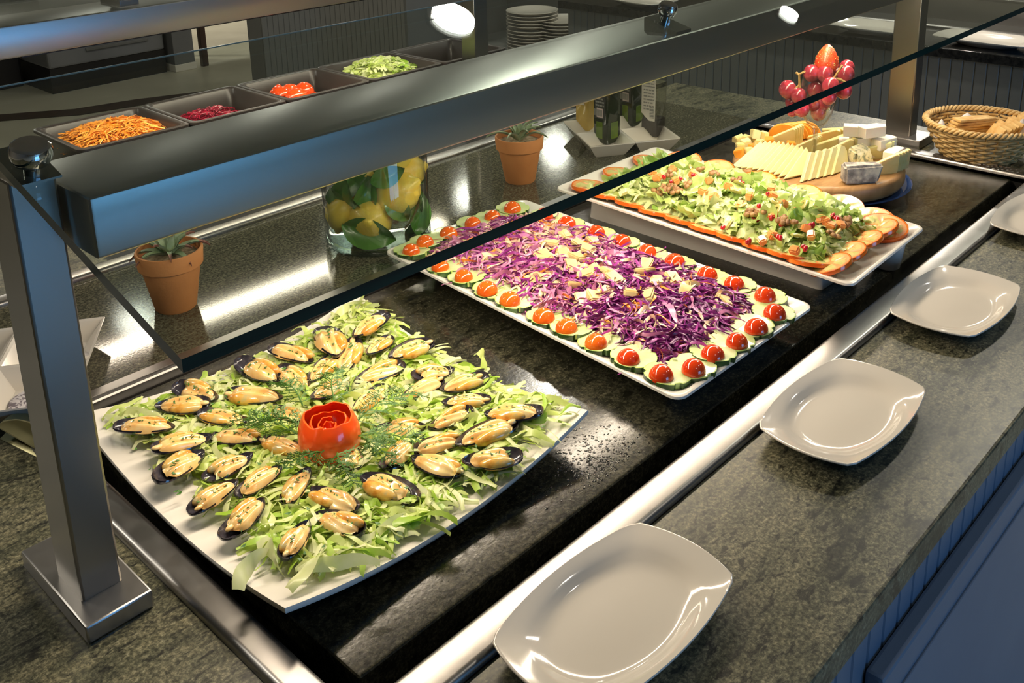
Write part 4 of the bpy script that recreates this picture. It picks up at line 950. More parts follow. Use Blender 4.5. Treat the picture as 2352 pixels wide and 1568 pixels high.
for (u, v, nth) in by_left(((1541, 418), (1525, 407), (1563, 411), (1592, 402), (1598, 405), (1700, 420), (1705, 421), (1743, 474), (1764, 446), (1772, 500), (1782, 498), (1729, 505), (1737, 507), (1720, 500), (1724, 508), (1745, 506), (1827, 481), (1860, 519), (1852, 521), (1867, 517), (1913, 495), (1923, 504), (1920, 500), (1786, 545), (1792, 547), (1721, 553), (1717, 556), (1845, 566), (1850, 571), (1640, 491), (1646, 493), (1628, 489), (1555, 464), (1795, 516), (1661, 522))):
    tag(link('pomegranate_seed', PO, None, tuple(on_salad(u, v, .006)), (rng.uniform(0, 3), rng.uniform(0, 3), 0)), nth + ' dark red pomegranate seed from the left on the leaf salad', 'seed', 'pomegranate seeds on the leaf salad')
for (u, v, nth) in by_left(((1702, 470), (1780, 462), (1831, 541), (1697, 422), (1675, 516), (1785, 480), (1880, 475), (1920, 535), (1590, 388), (1845, 470), (1690, 440), (1960, 590))):
    tag(link('olive_ring', OL, None, tuple(on_salad(u, v, .005)), (rng.uniform(-.9, .9), rng.uniform(-.9, .9), 0)), nth + ' green olive ring from the left on the leaf salad', 'olive', 'olive rings on the leaf salad')
for (u, v, nth) in by_left(((1530, 438), (1520, 432), (1545, 430), (1580, 425), (1555, 440), (1510, 437), (1730, 488), (1725, 495), (1805, 505), (1815, 512), (1795, 508), (1935, 508), (1945, 510), (1915, 540), (1606, 392), (1690, 415), (1640, 400), (1535, 400), (1755, 490))):
    tag(link('walnut_piece', rng.choice(WN), None, tuple(on_salad(u, v, .005)), (rng.uniform(-.4, .4), rng.uniform(-.4, .4), rng.uniform(0, 6))), nth + ' brown walnut piece from the left on the leaf salad', 'nut', 'walnut pieces on the leaf salad')

# tomato slices round the leaf salad
def slice_mesh(seed):
    r = random.Random(seed); R, H, n = .040, .0055, 60; nl = 5; mb = MB(); ph = r.uniform(0, 6)
    wob = lambda k: R * (1 + .025 * sin(3 * 2 * pi * k / n + ph))
    rad = [0.02, .20, .34, .50, .66, .80, .93, 1.0]
    for z, sg_ in ((H, 1), (0, -1)):
        rows = [[(wob(k) * s * cos(2 * pi * k / n), wob(k) * s * sin(2 * pi * k / n), z + sg_ * (.0004 if .3 < s < .7 else 0) * (1 if (k * nl / n + ph) % 1 > .2 else -1)) for k in range(n)] for s in rad]
        o = len(mb.v); mb.v += [p for rw in rows for p in rw]
        for i in range(len(rad) - 1):
            for k in range(n):
                q = (k + 1) % n; loc = .22 < ((k / n * nl + ph) % 1) < .97
                mi = 0 if i == 6 else (1 if (i >= 5 or i == 0 or not loc) else 2)
                f = (o + i * n + k, o + i * n + q, o + (i + 1) * n + q, o + (i + 1) * n + k); mb.f.append(f if sg_ < 0 else f[::-1]); mb.m.append(mi)
    mb.lathe([(0, 0)] * 0 or [(R, 0), (R * 1.012, H * .5), (R, H)], (0, 0, 0), n, 0)
    return mesh_from(mb, 'tomato_slice', ['slice_rim', 'slice_flesh', 'slice_gel'], smooth=50)
TS = [slice_mesh(k) for k in range(4)]
def lay_slice(u, v, tx, ty, lab, z=.0535, s=1.0):
    c = onz(u, v, z); a, b = la_ab(c.x, c.y); a = max(-.74, min(.76, a)); b = max(-.835, min(.835, b)); c = LF(a, b)
    o = tag(link('tomato_slice', rng.choice(TS), None, (c.x, c.y, z), (tx, ty, rng.uniform(-.2, .2))), lab, 'tomato', 'tomato slices round the leaf salad'); o.scale = (s, s, 1)
for i, (u, v) in enumerate(((1340, 428), (1402, 396), (1470, 368))): lay_slice(u, v, .10, .12, '%s tomato slice from the left corner along the far left edge of the leaf salad' % NTH[i], .0530, .88)
for i, (u, v) in enumerate(((1565, 374), (1640, 396), (1742, 420), (1838, 455), (1930, 480), (1998, 512), (2030, 528))): lay_slice(u, v, 0, -.20 - .03 * (i % 2), '%s tomato slice from the far corner along the far right edge of the leaf salad' % NTH[i], .0600, .92)
for i, (u, v) in enumerate(((1935, 626), (1980, 597), (2020, 569), (2052, 541))): lay_slice(u, v, -.40, -.16, '%s tomato slice from the near corner resting on the right rim of the leaf salad' % NTH[i], .0600, .74)
for i, (u, v) in enumerate(((1860, 606), (1806, 590), (1752, 572), (1690, 552), (1628, 530), (1568, 512), (1506, 494), (1446, 476), (1386, 458), (1345, 442))): lay_slice(u, v, -.03, .26, '%s tomato slice from the near corner along the near left edge of the leaf salad' % (NTH + ['tenth'])[i], .0550 + .0010 * (i % 2), .84)

# ------------------------------------------------------------------ cheese board
mat('board_wood', (0.42, 0.22, 0.08), 0.45, stops=[(0.3, (0.32, 0.155, 0.05)), (0.7, (0.52, 0.30, 0.12))], scale=14, stretch=(1, 6, 1), bump=0.05)
mat('cheese_pale', (0.78, 0.66, 0.26), 0.42, stops=[(0.3, (0.74, 0.60, 0.20)), (0.7, (0.82, 0.72, 0.33))], scale=40, sss=0.25, bump=0.05, bscale=150)
mat('cheese_light', (0.76, 0.70, 0.33), 0.42, stops=[(0.3, (0.72, 0.65, 0.27)), (0.7, (0.80, 0.75, 0.40))], scale=40, sss=0.25)
mat('cheese_orange', (0.88, 0.36, 0.03), 0.4, stops=[(0.3, (0.86, 0.32, 0.02)), (0.7, (0.90, 0.42, 0.06))], scale=30, sss=0.2)
mat('cheese_white', (0.86, 0.80, 0.66), 0.5, stops=[(0.3, (0.84, 0.77, 0.62)), (0.7, (0.88, 0.83, 0.71))], scale=30, sss=0.2)
mat('rind_dark', (0.03, 0.03, 0.025), 0.5, stops=[(0.3, (0.02, 0.02, 0.017)), (0.7, (0.07, 0.065, 0.05))], scale=60)
mat('rind_grey', (0.36, 0.33, 0.33), 0.75, stops=[(0.38, (0.17, 0.155, 0.14)), (0.50, (0.36, 0.33, 0.29)), (0.62, (0.58, 0.53, 0.42))], scale=55, bump=0.5, bscale=120)
mat('blue_cheese', (0.78, 0.70, 0.42), 0.45, stops=[(0.40, (0.25, 0.27, 0.18)), (0.50, (0.74, 0.66, 0.38)), (0.7, (0.84, 0.78, 0.56))], scale=110, bump=0.3)
BX, BY, BR, BZ = 1.642, .797, .154, .050
cb = thing('cheese_board', (BX, BY, .014), 'round wooden board loaded with cheeses on a blue glass plate', 'board')
MB().lathe([(.0001, .014), (BR - .012, .014), (BR - .004, .018), (BR, .026), (BR, .040), (BR - .003, .046), (BR - .010, .0475), (BR - .018, .0455), (.0001, .0455)], (BX, BY, 0), 64).build('wooden_disc', 'board_wood', cb, (BX, BY, .014))
bp = thing('glass_plate', (1.664, .790, -.006), 'blue glass plate under the wooden cheese board', 'plate')
MB().lathe([(.0001, -.006), (.09, -.006), (.136, .004), (.152, .0095), (.153, .0110), (.151, .0118), (.134, .0085), (.09, .0005), (.0001, .0005)], (1.664, .790, 0), 64).build('dish', 'blue_glass', bp, (1.664, .790, -.006))
MB().lathe([(.0001, .0006), (.06, .0006), (.06, .0139), (.0001, .0139)], (1.664, .790, 0), 32).build('foot_pad', 'black_metal', bp, (1.664, .790, -.006))
rng = random.Random(8); BT = .0456
def prism(prof, th, name, mts, rind=None):
    """prof: outline in x,z ; th: thickness in y; rind: indexes of outline edges that carry rind"""
    n = len(prof); mb = MB(); vs = [(x, -th / 2, z) for x, z in prof] + [(x, th / 2, z) for x, z in prof]
    mb.add(vs, [tuple(range(n)), tuple(range(n, 2 * n))[::-1]], 0)
    for i in range(n): mb.add([vs[i], vs[(i + 1) % n], vs[n + (i + 1) % n], vs[n + i]], [(0, 3, 2, 1)], 1 if rind and i in rind else 0)
    bm = bmesh.new()
    me = mesh_from(mb, name, mts, smooth=0); bm.from_mesh(me); bmesh.ops.remove_doubles(bm, verts=bm.verts[:], dist=1e-6); bmesh.ops.recalc_face_normals(bm, faces=bm.faces[:])
    bmesh.ops.bevel(bm, geom=bm.edges[:], offset=.0009, segments=1, affect='EDGES'); bm.to_mesh(me); bm.free(); return me
def put(name, me, u, v, z, rz, lab, cat='cheese', grp='cheeses on the round board', rot=(0, 0), s=1.0):
    c = onz(u, v, z); o = tag(link(name, me, None, (c.x, c.y, z), (rot[0], rot[1], rz - .81)), lab, cat, grp); o.scale = (s, s, s); return o
CUB = [chunk_mesh(60 + k, 'cheese_cube', m, .0175, .0165, .016, .0012) for k, m in enumerate(('cheese_pale', 'cheese_pale', 'cheese_orange', 'cheese_light'))]
cubes = [(1696, 318, 0, .064), (1712, 320, 0, .058), (1735, 308, 3, .072), (1753, 311, 0, .066), (1738, 318, 0, .06), (1733, 341, 2, .058), (1701, 338, 0, .057), (1714, 330, 3, .06), (1767, 326, 2, .074), (1768, 340, 0, .060),
         (1792, 337, 2, .060), (1816, 335, 2, .056), (1808, 352, 0, .055), (1760, 353, 0, .055), (1699, 351, 2, .055), (1820, 345, 0, .055), (1719, 349, 3, .055), (1745, 330, 0, .068), (1782, 350, 3, .055)]
cubes.sort(); 
for i, (u, v, k, z) in enumerate(cubes):
    put('cheese_cube', CUB[k], u, v, z, rng.uniform(0, 1.5), '%s cheese cube, %s from the left in the pile of cubes' % (('pale', 'pale', 'orange', 'light yellow')[k], ORD[i]), grp='cheese cubes on the board', rot=(rng.uniform(-.25, .25), rng.uniform(-.25, .25)))
HM = prism([(.030 * cos(a), .030 * sin(a)) for a in [pi * k / 14 for k in range(15)]], .006, 'orange_cheese_slice', ['cheese_orange'])
for i in range(6):
    put('orange_cheese_slice', HM, 1800 + i * 9.5, 318 - i * 1.2, BT + .003, -.25, '%s half-moon orange cheese slice from the left at the back of the board' % NTH[i], grp='orange cheese slices', rot=(.12, 0), s=1.08)
TRI = prism([(-.032, 0), (.032, 0), (.030, .036), (.024, .038), (-.032, .012)], .0062, 'cheese_wedge', ['cheese_pale', 'cheese_light'], (2,))
TRS = prism([(-.026, 0), (.026, 0), (.026, .030), (-.026, .020)], .006, 'cheese_wedge', ['cheese_light', 'cheese_pale'], (2,))
def fan(n, u0, v0, u1, v1, me, rz, lean, what, where, s=1.0, z=BT):
    for i in range(n):
        t = i / max(1, n - 1); put('cheese_wedge', me, u0 + (u1 - u0) * t, v0 + (v1 - v0) * t, z, rz + .05 * (i - n / 2), '%s %s from the left, %s' % (NTH[i], what, where), grp='cheese wedges %s' % where, rot=(lean, 0), s=s)
fan(5, 1785, 338, 1806, 330, TRI, .12, .16, 'pale wedge slice', 'standing behind the orange cubes', 1.05)
fan(4, 1838, 358, 1851, 352, TRI, .12, .12, 'pale wedge slice', 'standing just left of the glass stem', .95)
fan(4, 1893, 355, 1910, 348, TRS, .35, .10, 'pale block slice', 'standing just right of the glass stem', 1.1)
fan(4, 1895, 331, 1918, 324, TRI, -.5, .35, 'pale wedge slice', 'lying behind the glass stem', 1.05)
fan(3, 1916, 312, 1936, 310, TRS, -.35, .6, 'pale cheese stick', 'at the back of the board behind the stem', .9)
fan(3, 1915, 368, 1935, 362, TRI, .25, .15, 'pale wedge slice', 'lying in front of the white cheese', 1.1)
fan(3, 2008, 364, 2022, 359, TRS, .2, .15, 'pale block slice', 'below the white cheese on the right', 1.1)
fan(5, 2018, 400, 2048, 390, TRI, .25, .22, 'golden wedge slice', 'at the right rim of the board', 1.05)
FA = prism([(-.030, 0), (.030, .004), (.024, .042)], .0048, 'cheese_slice', ['cheese_light', 'cheese_pale'], (1,))
for i in range(11):
    t = i / 10; put('cheese_slice', FA, 1722 + 118 * t, 384 + 22 * t - 6 * sin(pi * t), BT + .001, .05 + .3 * t, '%s thin triangular cheese slice from the left in the front fan' % (NTH + ['tenth', 'eleventh'])[i], grp='fan of thin cheese slices at the front of the board', rot=(-.75 + .1 * t, 0), s=1.25)
RN = prism([(-.026, 0), (.018, -.002), (.030, .022), (.028, .030), (.018, .034)], .0062, 'rind_cheese_slice', ['cheese_light', 'rind_dark'], (1, 2, 3))
for i in range(5):
    put('rind_cheese_slice', RN, 1862 + 17 * i, 408 - 4 * i, BT + .001, .75, '%s dark-rinded cheese slice from the left beside the grey rind block' % NTH[i], grp='dark rinded cheese slices', rot=(-.45, 0), s=1.25)
put('grey_rind_cheese', chunk_mesh(77, 'grey_rind_cheese', 'rind_grey', .062, .030, .034, .004), 1978, 398, .062, .10, 'block of soft cheese with mottled grey rind at the front right of the board')
put('blue_cheese', chunk_mesh(78, 'blue_cheese', 'blue_cheese', .040, .034, .034, .004), 1972, 358, .063, .5, 'crumbly blue-veined cheese piece behind the grey rind block')
WW = prism([(-.024, -.010), (.020, -.014), (.026, -.004), (.024, .010), (-.022, .012)], .020, 'white_cheese', ['cheese_white'])
for (u, v, z, rz, lab) in ((2002, 301, .099, .3, 'white soft cheese wedge on top of the white cheese pile'), (1967, 300, .097, -.4, 'white soft cheese wedge at the top left of the white pile'), (1983, 325, .074, .1, 'white soft cheese wedge in the middle of the white pile'),
                           (2030, 328, .073, .5, 'white soft cheese wedge on the right of the white pile'), (1955, 330, .068, -.3, 'white soft cheese wedge on the left of the white pile'), (2052, 355, .058, .8, 'white soft cheese wedge at the right rim of the board'),
                           (2003, 347, .058, .2, 'lowest white soft cheese wedge under the pile'), (1958, 345, .058, .2, 'lower left white soft cheese wedge by the pale slices')):
    put('white_cheese', WW, u, v, z, rz, lab, grp='white soft cheese wedges', rot=(pi / 2, 0), s=1.0)

# wine glass with grapes and a strawberry
GXc, GYc = 1.629, .798
wg = thing('wine_glass', (GXc, GYc, BT), 'stemmed wine glass filled with red grapes standing on the cheese board', 'glass')
_q = (GXc, GYc, BT)
MB().lathe([(.0001, .0455), (.030, .0458), (.0305, .0468), (.020, .0488), (.006, .0515), (.0042, .055), (.0038, .080), (.0042, .104), (.006, .110)], (GXc, GYc, 0), 32).build('stem_and_foot', 'stem_glass', wg, _q)
MB().lathe([(.0001, .110), (.006, .111), (.017, .121), (.027, .140), (.0325, .162), (.034, .182), (.0325, .203), (.0305, .216), (.0295, .216), (.0315, .202), (.0328, .182), (.0312, .162), (.0258, .141), (.0160, .1225), (.0001, .113)], (GXc, GYc, 0), 40).build('bowl', 'vessel_glass', wg, _q)
mat('grape_skin', (0.36, 0.03, 0.05), 0.22, stops=[(0.3, (0.24, 0.012, 0.03)), (0.55, (0.42, 0.04, 0.06)), (0.75, (0.58, 0.15, 0.14))], scale=45, coat=0.4, sss=0.3, ssr=(.008, .002, .002))
mat('grape_stem', (0.42, 0.24, 0.07), 0.6, stops=[(0.3, (0.34, 0.18, 0.05)), (0.7, (0.50, 0.32, 0.10))], scale=80)
gb = thing('grape_bunch', (GXc, GYc, .12), 'bunch of red grapes spilling over the rim of the wine glass', 'grapes')
GRP = mesh_from(MB().ball((0, 0, 0), .0148, 18, 0, 1, 1, 1.08), 'grape', 'grape_skin', smooth=85)
def near_axis(u, v, depth):      # depth: metres towards the camera from the glass axis
    d = Vector(ray(u, v)); n = Vector((GXc, GYc, 0)).normalized(); t = (Vector((GXc, GYc, 0)).dot(n) - depth) / d.dot(n); return Vector(CAM) + d * t
for (u, v, dp, s) in ((1809, 205, .01, 1.08), (1834, 219, .02, .95), (1821, 234, -.01, .95), (1841, 250, .034, .95), (1820, 252, .0, .85), (1864, 168, .012, 1.0), (1895, 169, .016, 1.0), (1945, 156, -.02, .95), (1943, 171, .0, 1.05),
                      (1908, 198, .036, 1.05), (1938, 208, .012, 1.0), (1903, 222, .036, .95), (1872, 206, .008, .95), (1868, 237, .010, .95), (1893, 236, .008, .90), (1880, 259, .006, .95), (1884, 186, -.012, .95), (1874, 222, -.014, .9), (1920, 172, -.022, .9)):
    p = near_axis(u, v, dp); o = link('grape', GRP, gb, (p.x - GXc, p.y - GYc, p.z - .12)); o.scale = (s, s, s)
_mb = MB()
for path in (((1840, 214), (1836, 195), (1836, 170), (1850, 164)), ((1836, 172), (1828, 166)), ((1905, 170), (1915, 180), (1930, 182), (1943, 190)), ((1915, 180), (1925, 165), (1935, 150)), ((1836, 195), (1826, 205))):
    _mb.tube([near_axis(u, v, .02) for u, v in path], .0022, 6)
_mb.build('stem', 'grape_stem', gb, (GXc, GYc, .12))
mat('strawberry_skin', (0.78, 0.06, 0.012), 0.25, stops=[(0.3, (0.70, 0.035, 0.010)), (0.7, (0.84, 0.14, 0.015))], scale=30, coat=0.5, bump=0.8, bscale=330)
sb = near_axis(1898, 160, .0); st_ = near_axis(1896, 110, .0); h = (st_ - sb).length
mb = MB(); mb.lathe([(.0001, -.004), (.012, -.003), (.019, .003), (.0215, .012), (.0195, .022), (.0145, .033), (.008, .042), (.003, .046), (.0001, .0468)], (0, 0, 0), 28)
sw = thing('strawberry', tuple(sb), 'large red strawberry standing tip up on the grapes', 'strawberry')
link('berry', mesh_from(mb, 'berry', 'strawberry_skin', smooth=80), sw)
mb = MB(); rg = random.Random(2)
for k in range(70):
    q = rg.uniform(.05, .92); a = k * 2.399; z = .002 + .042 * q; r_ = .0216 * sqrt(max(.02, 1 - ((z - .012) / .036) ** 2)) if z > .012 else .0205
    r_ = np.interp(z, [.003, .012, .022, .033, .042], [.019, .0215, .0195, .0145, .008]); mb.ball((r_ * cos(a), r_ * sin(a), z), .0007, 5, 0, 1, 1, 1.5)
mat('seed', (0.75, 0.55, 0.15), 0.5, stops=[(0.3, (0.70, 0.50, 0.12)), (0.7, (0.80, 0.62, 0.2))], scale=50)
stuff(link('seeds', mesh_from(mb, 'seeds', 'seed', smooth=80), sw))

# ------------------------------------------------------------------ bread basket
mat('wicker', (0.62, 0.40, 0.14), 0.5, stops=[(0.3, (0.50, 0.29, 0.085)), (0.7, (0.74, 0.52, 0.22))], scale=60, bump=0.1)
mat('cracker', (0.70, 0.40, 0.11), 0.6, stops=[(0.3, (0.60, 0.30, 0.06)), (0.7, (0.80, 0.54, 0.20))], scale=60, bump=0.2, bscale=220)
mat('napkin', (0.72, 0.68, 0.66), 0.8, stops=[(0.3, (0.70, 0.66, 0.64)), (0.7, (0.76, 0.72, 0.70))], scale=20)
kc = onz(2256, 281, .070); bk = thing('bread_basket', (kc.x, kc.y, 0), 'round woven wicker basket of crackers at the right end of the counter', 'basket')
_o3 = (kc.x, kc.y, 0); NS = 30
def brad(z): return .064 + .038 * min(1, z / .066) ** .75
for i in range(11):
    z = .006 + .0056 * i; m1 = MB(); n = NS * 4
    m1.tube([(kc.x + (brad(z) + .0026 * cos(NS * pi * k * 2 / n * .5 + i * pi)) * cos(2 * pi * k / n), kc.y + (brad(z) + .0026 * cos(NS * pi * k * 2 / n * .5 + i * pi)) * sin(2 * pi * k / n), z + .0005 * sin(k)) for k in range(n)], .0030, 6, closed=True)
    m1.build('weave_strand', 'wicker', bk, _o3, smooth=80)
for k in range(NS):
    a = 2 * pi * k / NS; m1 = MB().tube([(kc.x + brad(z) * cos(a), kc.y + brad(z) * sin(a), z) for z in (.002, .02, .04, .06, .072)], .0022, 5); m1.build('stake', 'wicker', bk, _o3, smooth=80)
for j in range(3):
    n = 160; m1 = MB().tube([(kc.x + (.104 + .0045 * cos(22 * 2 * pi * k / n + j * 2.1)) * cos(2 * pi * k / n), kc.y + (.104 + .0045 * cos(22 * 2 * pi * k / n + j * 2.1)) * sin(2 * pi * k / n), .0715 + .0040 * sin(22 * 2 * pi * k / n + j * 2.1)) for k in range(n)], .0032, 6, closed=True)
    m1.build('rim_braid', 'wicker', bk, _o3, smooth=80)
MB().lathe([(.0001, .0), (.066, .0), (.066, .006), (.0001, .006)], (kc.x, kc.y, 0), 40).build('basket_base', 'wicker', bk, _o3)
CR = mesh_from(MB().box((-.042, -.013, -.0028), (.042, .013, .0028), .0015), 'cracker', 'cracker', smooth=30)
CRS = mesh_from(MB().box((-.022, -.020, -.0025), (.022, .020, .0025), .0015), 'cracker', 'cracker', smooth=30)
rng = random.Random(4)
for i in range(6):
    c = onz(2222 + 3 * i, 300 - 5 * i, .050 + .005 * i)
    tag(link('cracker', CR, None, (c.x, c.y, .046 + .0062 * i), (0, .04 * (i % 3 - 1), -.62 + .08 * (i % 3 - 1))), '%s long golden cracker from the bottom of the stack on the left of the basket' % NTH[i], 'cracker', 'long crackers in the basket')
for i in range(9):
    c = onz(2282 + 9.5 * i, 309 - 2.2 * i, .054); tag(link('cracker', CRS, None, (c.x, c.y, .052 + .001 * i), (.15 + .1 * (i % 3), -.95 + .12 * (i % 2), -.80 + .12 * (i % 3))), '%s square cracker from the left leaning on the right of the basket' % NTH[i], 'cracker', 'square crackers in the basket')
for i in range(5):
    c = onz(2240 + 20 * i, 316 - 3 * i, .045); tag(link('cracker', CRS, None, (c.x, c.y, .042 + .003 * (i % 2)), (.1 * (i - 2), .1, .4 * i)), '%s flat cracker from the left lying at the bottom front of the basket' % NTH[i], 'cracker', 'flat crackers in the basket')
for (u, v, lab) in ((2222, 262, 'white folded napkin tip standing behind the long crackers'), (2349, 275, 'white folded napkin tip at the right rim of the basket'), (2163, 276, 'small white napkin corner at the left rim of the basket')):
    c = onz(u, v, .078); s = .026 if u < 2340 and u > 2200 else .014
    mb = MB(); mb.lathe([(s, -.026), (s * .8, -.012), (s * .35, .004), (s * .08, .010), (.0001, .0105)], (c.x, c.y, .070), 9); tag(mb.build('napkin', 'napkin', None, (c.x, c.y, .05), smooth=25), lab, 'napkin', 'napkins in the basket')

# ------------------------------------------------------------------ bottles on the far four-compartment dish
mat('dark_bottle', (0.010, 0.016, 0.006), 0.10, stops=[(0.3, (0.006, 0.010, 0.004)), (0.7, (0.016, 0.028, 0.008))], scale=12, coat=0.6)
mat('oil_green', (0.10, 0.16, 0.015), 0.1, stops=[(0.3, (0.06, 0.11, 0.01)), (0.7, (0.14, 0.21, 0.02))], scale=30, coat=0.6)
mat('oil_gold', (0.50, 0.34, 0.07), 0.1, stops=[(0.3, (0.42, 0.27, 0.05)), (0.7, (0.60, 0.44, 0.12))], scale=20, coat=0.6)
mat('vinegar', (0.012, 0.008, 0.008), 0.08, coat=0.5)
mat('label_white', (0.66, 0.63, 0.55), 0.6, stops=[(0.3, (0.64, 0.61, 0.53)), (0.7, (0.69, 0.66, 0.58))], scale=10)
mat('label_black', (0.035, 0.036, 0.032), 0.5)
mat('ink', (0.10, 0.09, 0.08), 0.7); mat('ink_grey', (0.26, 0.26, 0.24), 0.7); mat('flag_red', (0.55, 0.03, 0.02), 0.6); mat('flag_green', (0.03, 0.24, 0.06), 0.6); mat('label_yellow', (0.70, 0.55, 0.08), 0.6); mat('label_pink', (0.55, 0.45, 0.43), 0.6)
mat('bottle_cap', (0.02, 0.02, 0.02), 0.35)
def bottle(u, v, lab, body, w=.050, hgt=.160, rz=0.0, fill=None, face='black', tall=None):
    c = onz(u, v, .0085); t = thing('oil_bottle', (c.x, c.y, .0085), lab, 'bottle', 'bottles on the white dish', rz); h = w / 2
    MB().box((-h, -h, 0), (h, h, hgt), .005, 3).build('bottle_body', body, t, (0, 0, 0))
    MB().lathe([(h * .95, hgt - .004), (h * .6, hgt + .012), (.012, hgt + .018), (.012, hgt + .040)], (0, 0, 0), 24).build('neck', body, t, (0, 0, 0))
    MB().lathe([(.014, hgt + .036), (.014, hgt + .056), (.0001, hgt + .057)], (0, 0, 0), 24).build('cap', 'bottle_cap', t, (0, 0, 0))
    if fill: MB().box((-h + .002, -h + .002, .003), (h - .002, h - .002, fill[1]), .003).build('contents', fill[0], t, (0, 0, 0))
    x = -h - .0006; rg = random.Random(int(u))
    def strip(parent, y0, y1, z0, z1, m, name, d=.0004): return MB().box((x - d, y0, z0), (x - d + .0006, y1, z1)).build(name, m, parent, (0, 0, 0), smooth=0)
    if face == 'black':
        L = strip(t, -h + .006, h - .006, .055, .158, 'label_black', 'label'); m1 = MB(); z = .178
        strip(L, -h + .008, h - .009, .146, .155, 'label_white', 'label_band', .0008); strip(L, -h + .012, h - .012, .058, .078, 'label_pink', 'bar_code_panel', .0008)
        for k in range(9):
            z = .140 - k * .0072; y = h - .009
            while y > -h + .012:
                l = rg.uniform(.003, .009); m1.box((x - .0011, max(-h + .009, y - l), z), (x - .0006, y, z + .0035)); y -= l + .0015
        for k in range(14): m1.box((x - .0012, -h + .014 + k * .0017, .061), (x - .0008, -h + .014 + k * .0017 + (.0009 if k % 3 else .0013), .075))
        stuff(m1.build('print', 'ink_grey', L, (0, 0, 0), smooth=0))
        MB().box((-h + .010, -h - .0006, .012), (h - .010, -h, .048), .0002).build('oil_showing', 'oil_green', t, (0, 0, 0), smooth=0)
        MB().box((-h - .0006, -h + .014, .012), (-h, h - .010, .048), .0002).build('oil_showing', 'oil_green', t, (0, 0, 0), smooth=0)
    if face == 'white':
        z0 = .040; m0 = MB(); o = [(x - .0005, -h + .004, .160), (x - .0005, h - .004, .160), (x - .0005, h - .004, .056), (x - .0005, -h + .020, z0), (x - .0005, -h + .006, z0)]
        m0.add(o + [(x + .0003, p[1], p[2]) for p in o], [(0, 1, 2, 3, 4), (9, 8, 7, 6, 5)] + [(i, 5 + i, 5 + (i + 1) % 5, (i + 1) % 5) for i in range(5)]); L = m0.build('label', 'label_white', t, (0, 0, 0), smooth=0)
        for (y0, y1, m) in ((h - .018, h - .005, 'flag_red'), (-h + .005, -h + .018, 'flag_green')): strip(L, y0, y1, .148, .156, m, 'flag_stripe', .0010)
        m1 = MB()
        for k in range(12):
            z = .141 - k * .0070
            if k == 4: m1.box((x - .0011, -h + .006, z + .001), (x - .0006, h - .008, z + .003)); continue
            y = h - .009
            while y > -h + .010:
                l = rg.uniform(.003, .010); m1.box((x - .0011, max(-h + .008, y - l), z), (x - .0006, y, z + .0028)); y -= l + .0014
        for k in range(8): m1.box((x - .0011, -h + .008, .046 + k * .0032), (x - .0006, -h + .018, .046 + k * .0032 + (.002 if k % 2 else .0012)))
        stuff(m1.build('print', 'ink_grey', L, (0, 0, 0), smooth=0))
    if face == 'gold':
        L = strip(t, -h + .010, h - .004, .060, .145, 'label_white', 'label'); strip(L, h - .018, h - .010, .082, .094, 'flag_green', 'logo_patch', .0009); strip(L, h - .026, h - .018, .082, .094, 'label_yellow', 'logo_patch', .0009)
        m1 = MB()
        for k in range(7): m1.box((x - .0011, -h + .014, .075 + k * .008), (x - .0006, -h + .022, .079 + k * .008))
        stuff(m1.build('print', 'ink_grey', L, (0, 0, 0), smooth=0))
bottle(1347, 296, 'square bottle of golden oil with white label at the left back of the dish', 'oil_gold', .036, .150, .05, None, 'gold')
bottle(1394, 325, 'dark green oil bottle with black label nearest the viewer on the dish', 'dark_bottle', .042, .165, -.08, None, 'black')
bottle(1452, 285, 'dark green oil bottle standing at the back of the dish', 'dark_bottle', .042, .165, -.10, None, 'black')
thin_glass('bottle_glass', (0.93, 0.92, 0.88), 0.4, f0=0.07)
bottle(1500, 312, 'clear vinegar bottle with white label and a red and green flag', 'bottle_glass', .042, .168, .12, ('vinegar', .042), 'white')

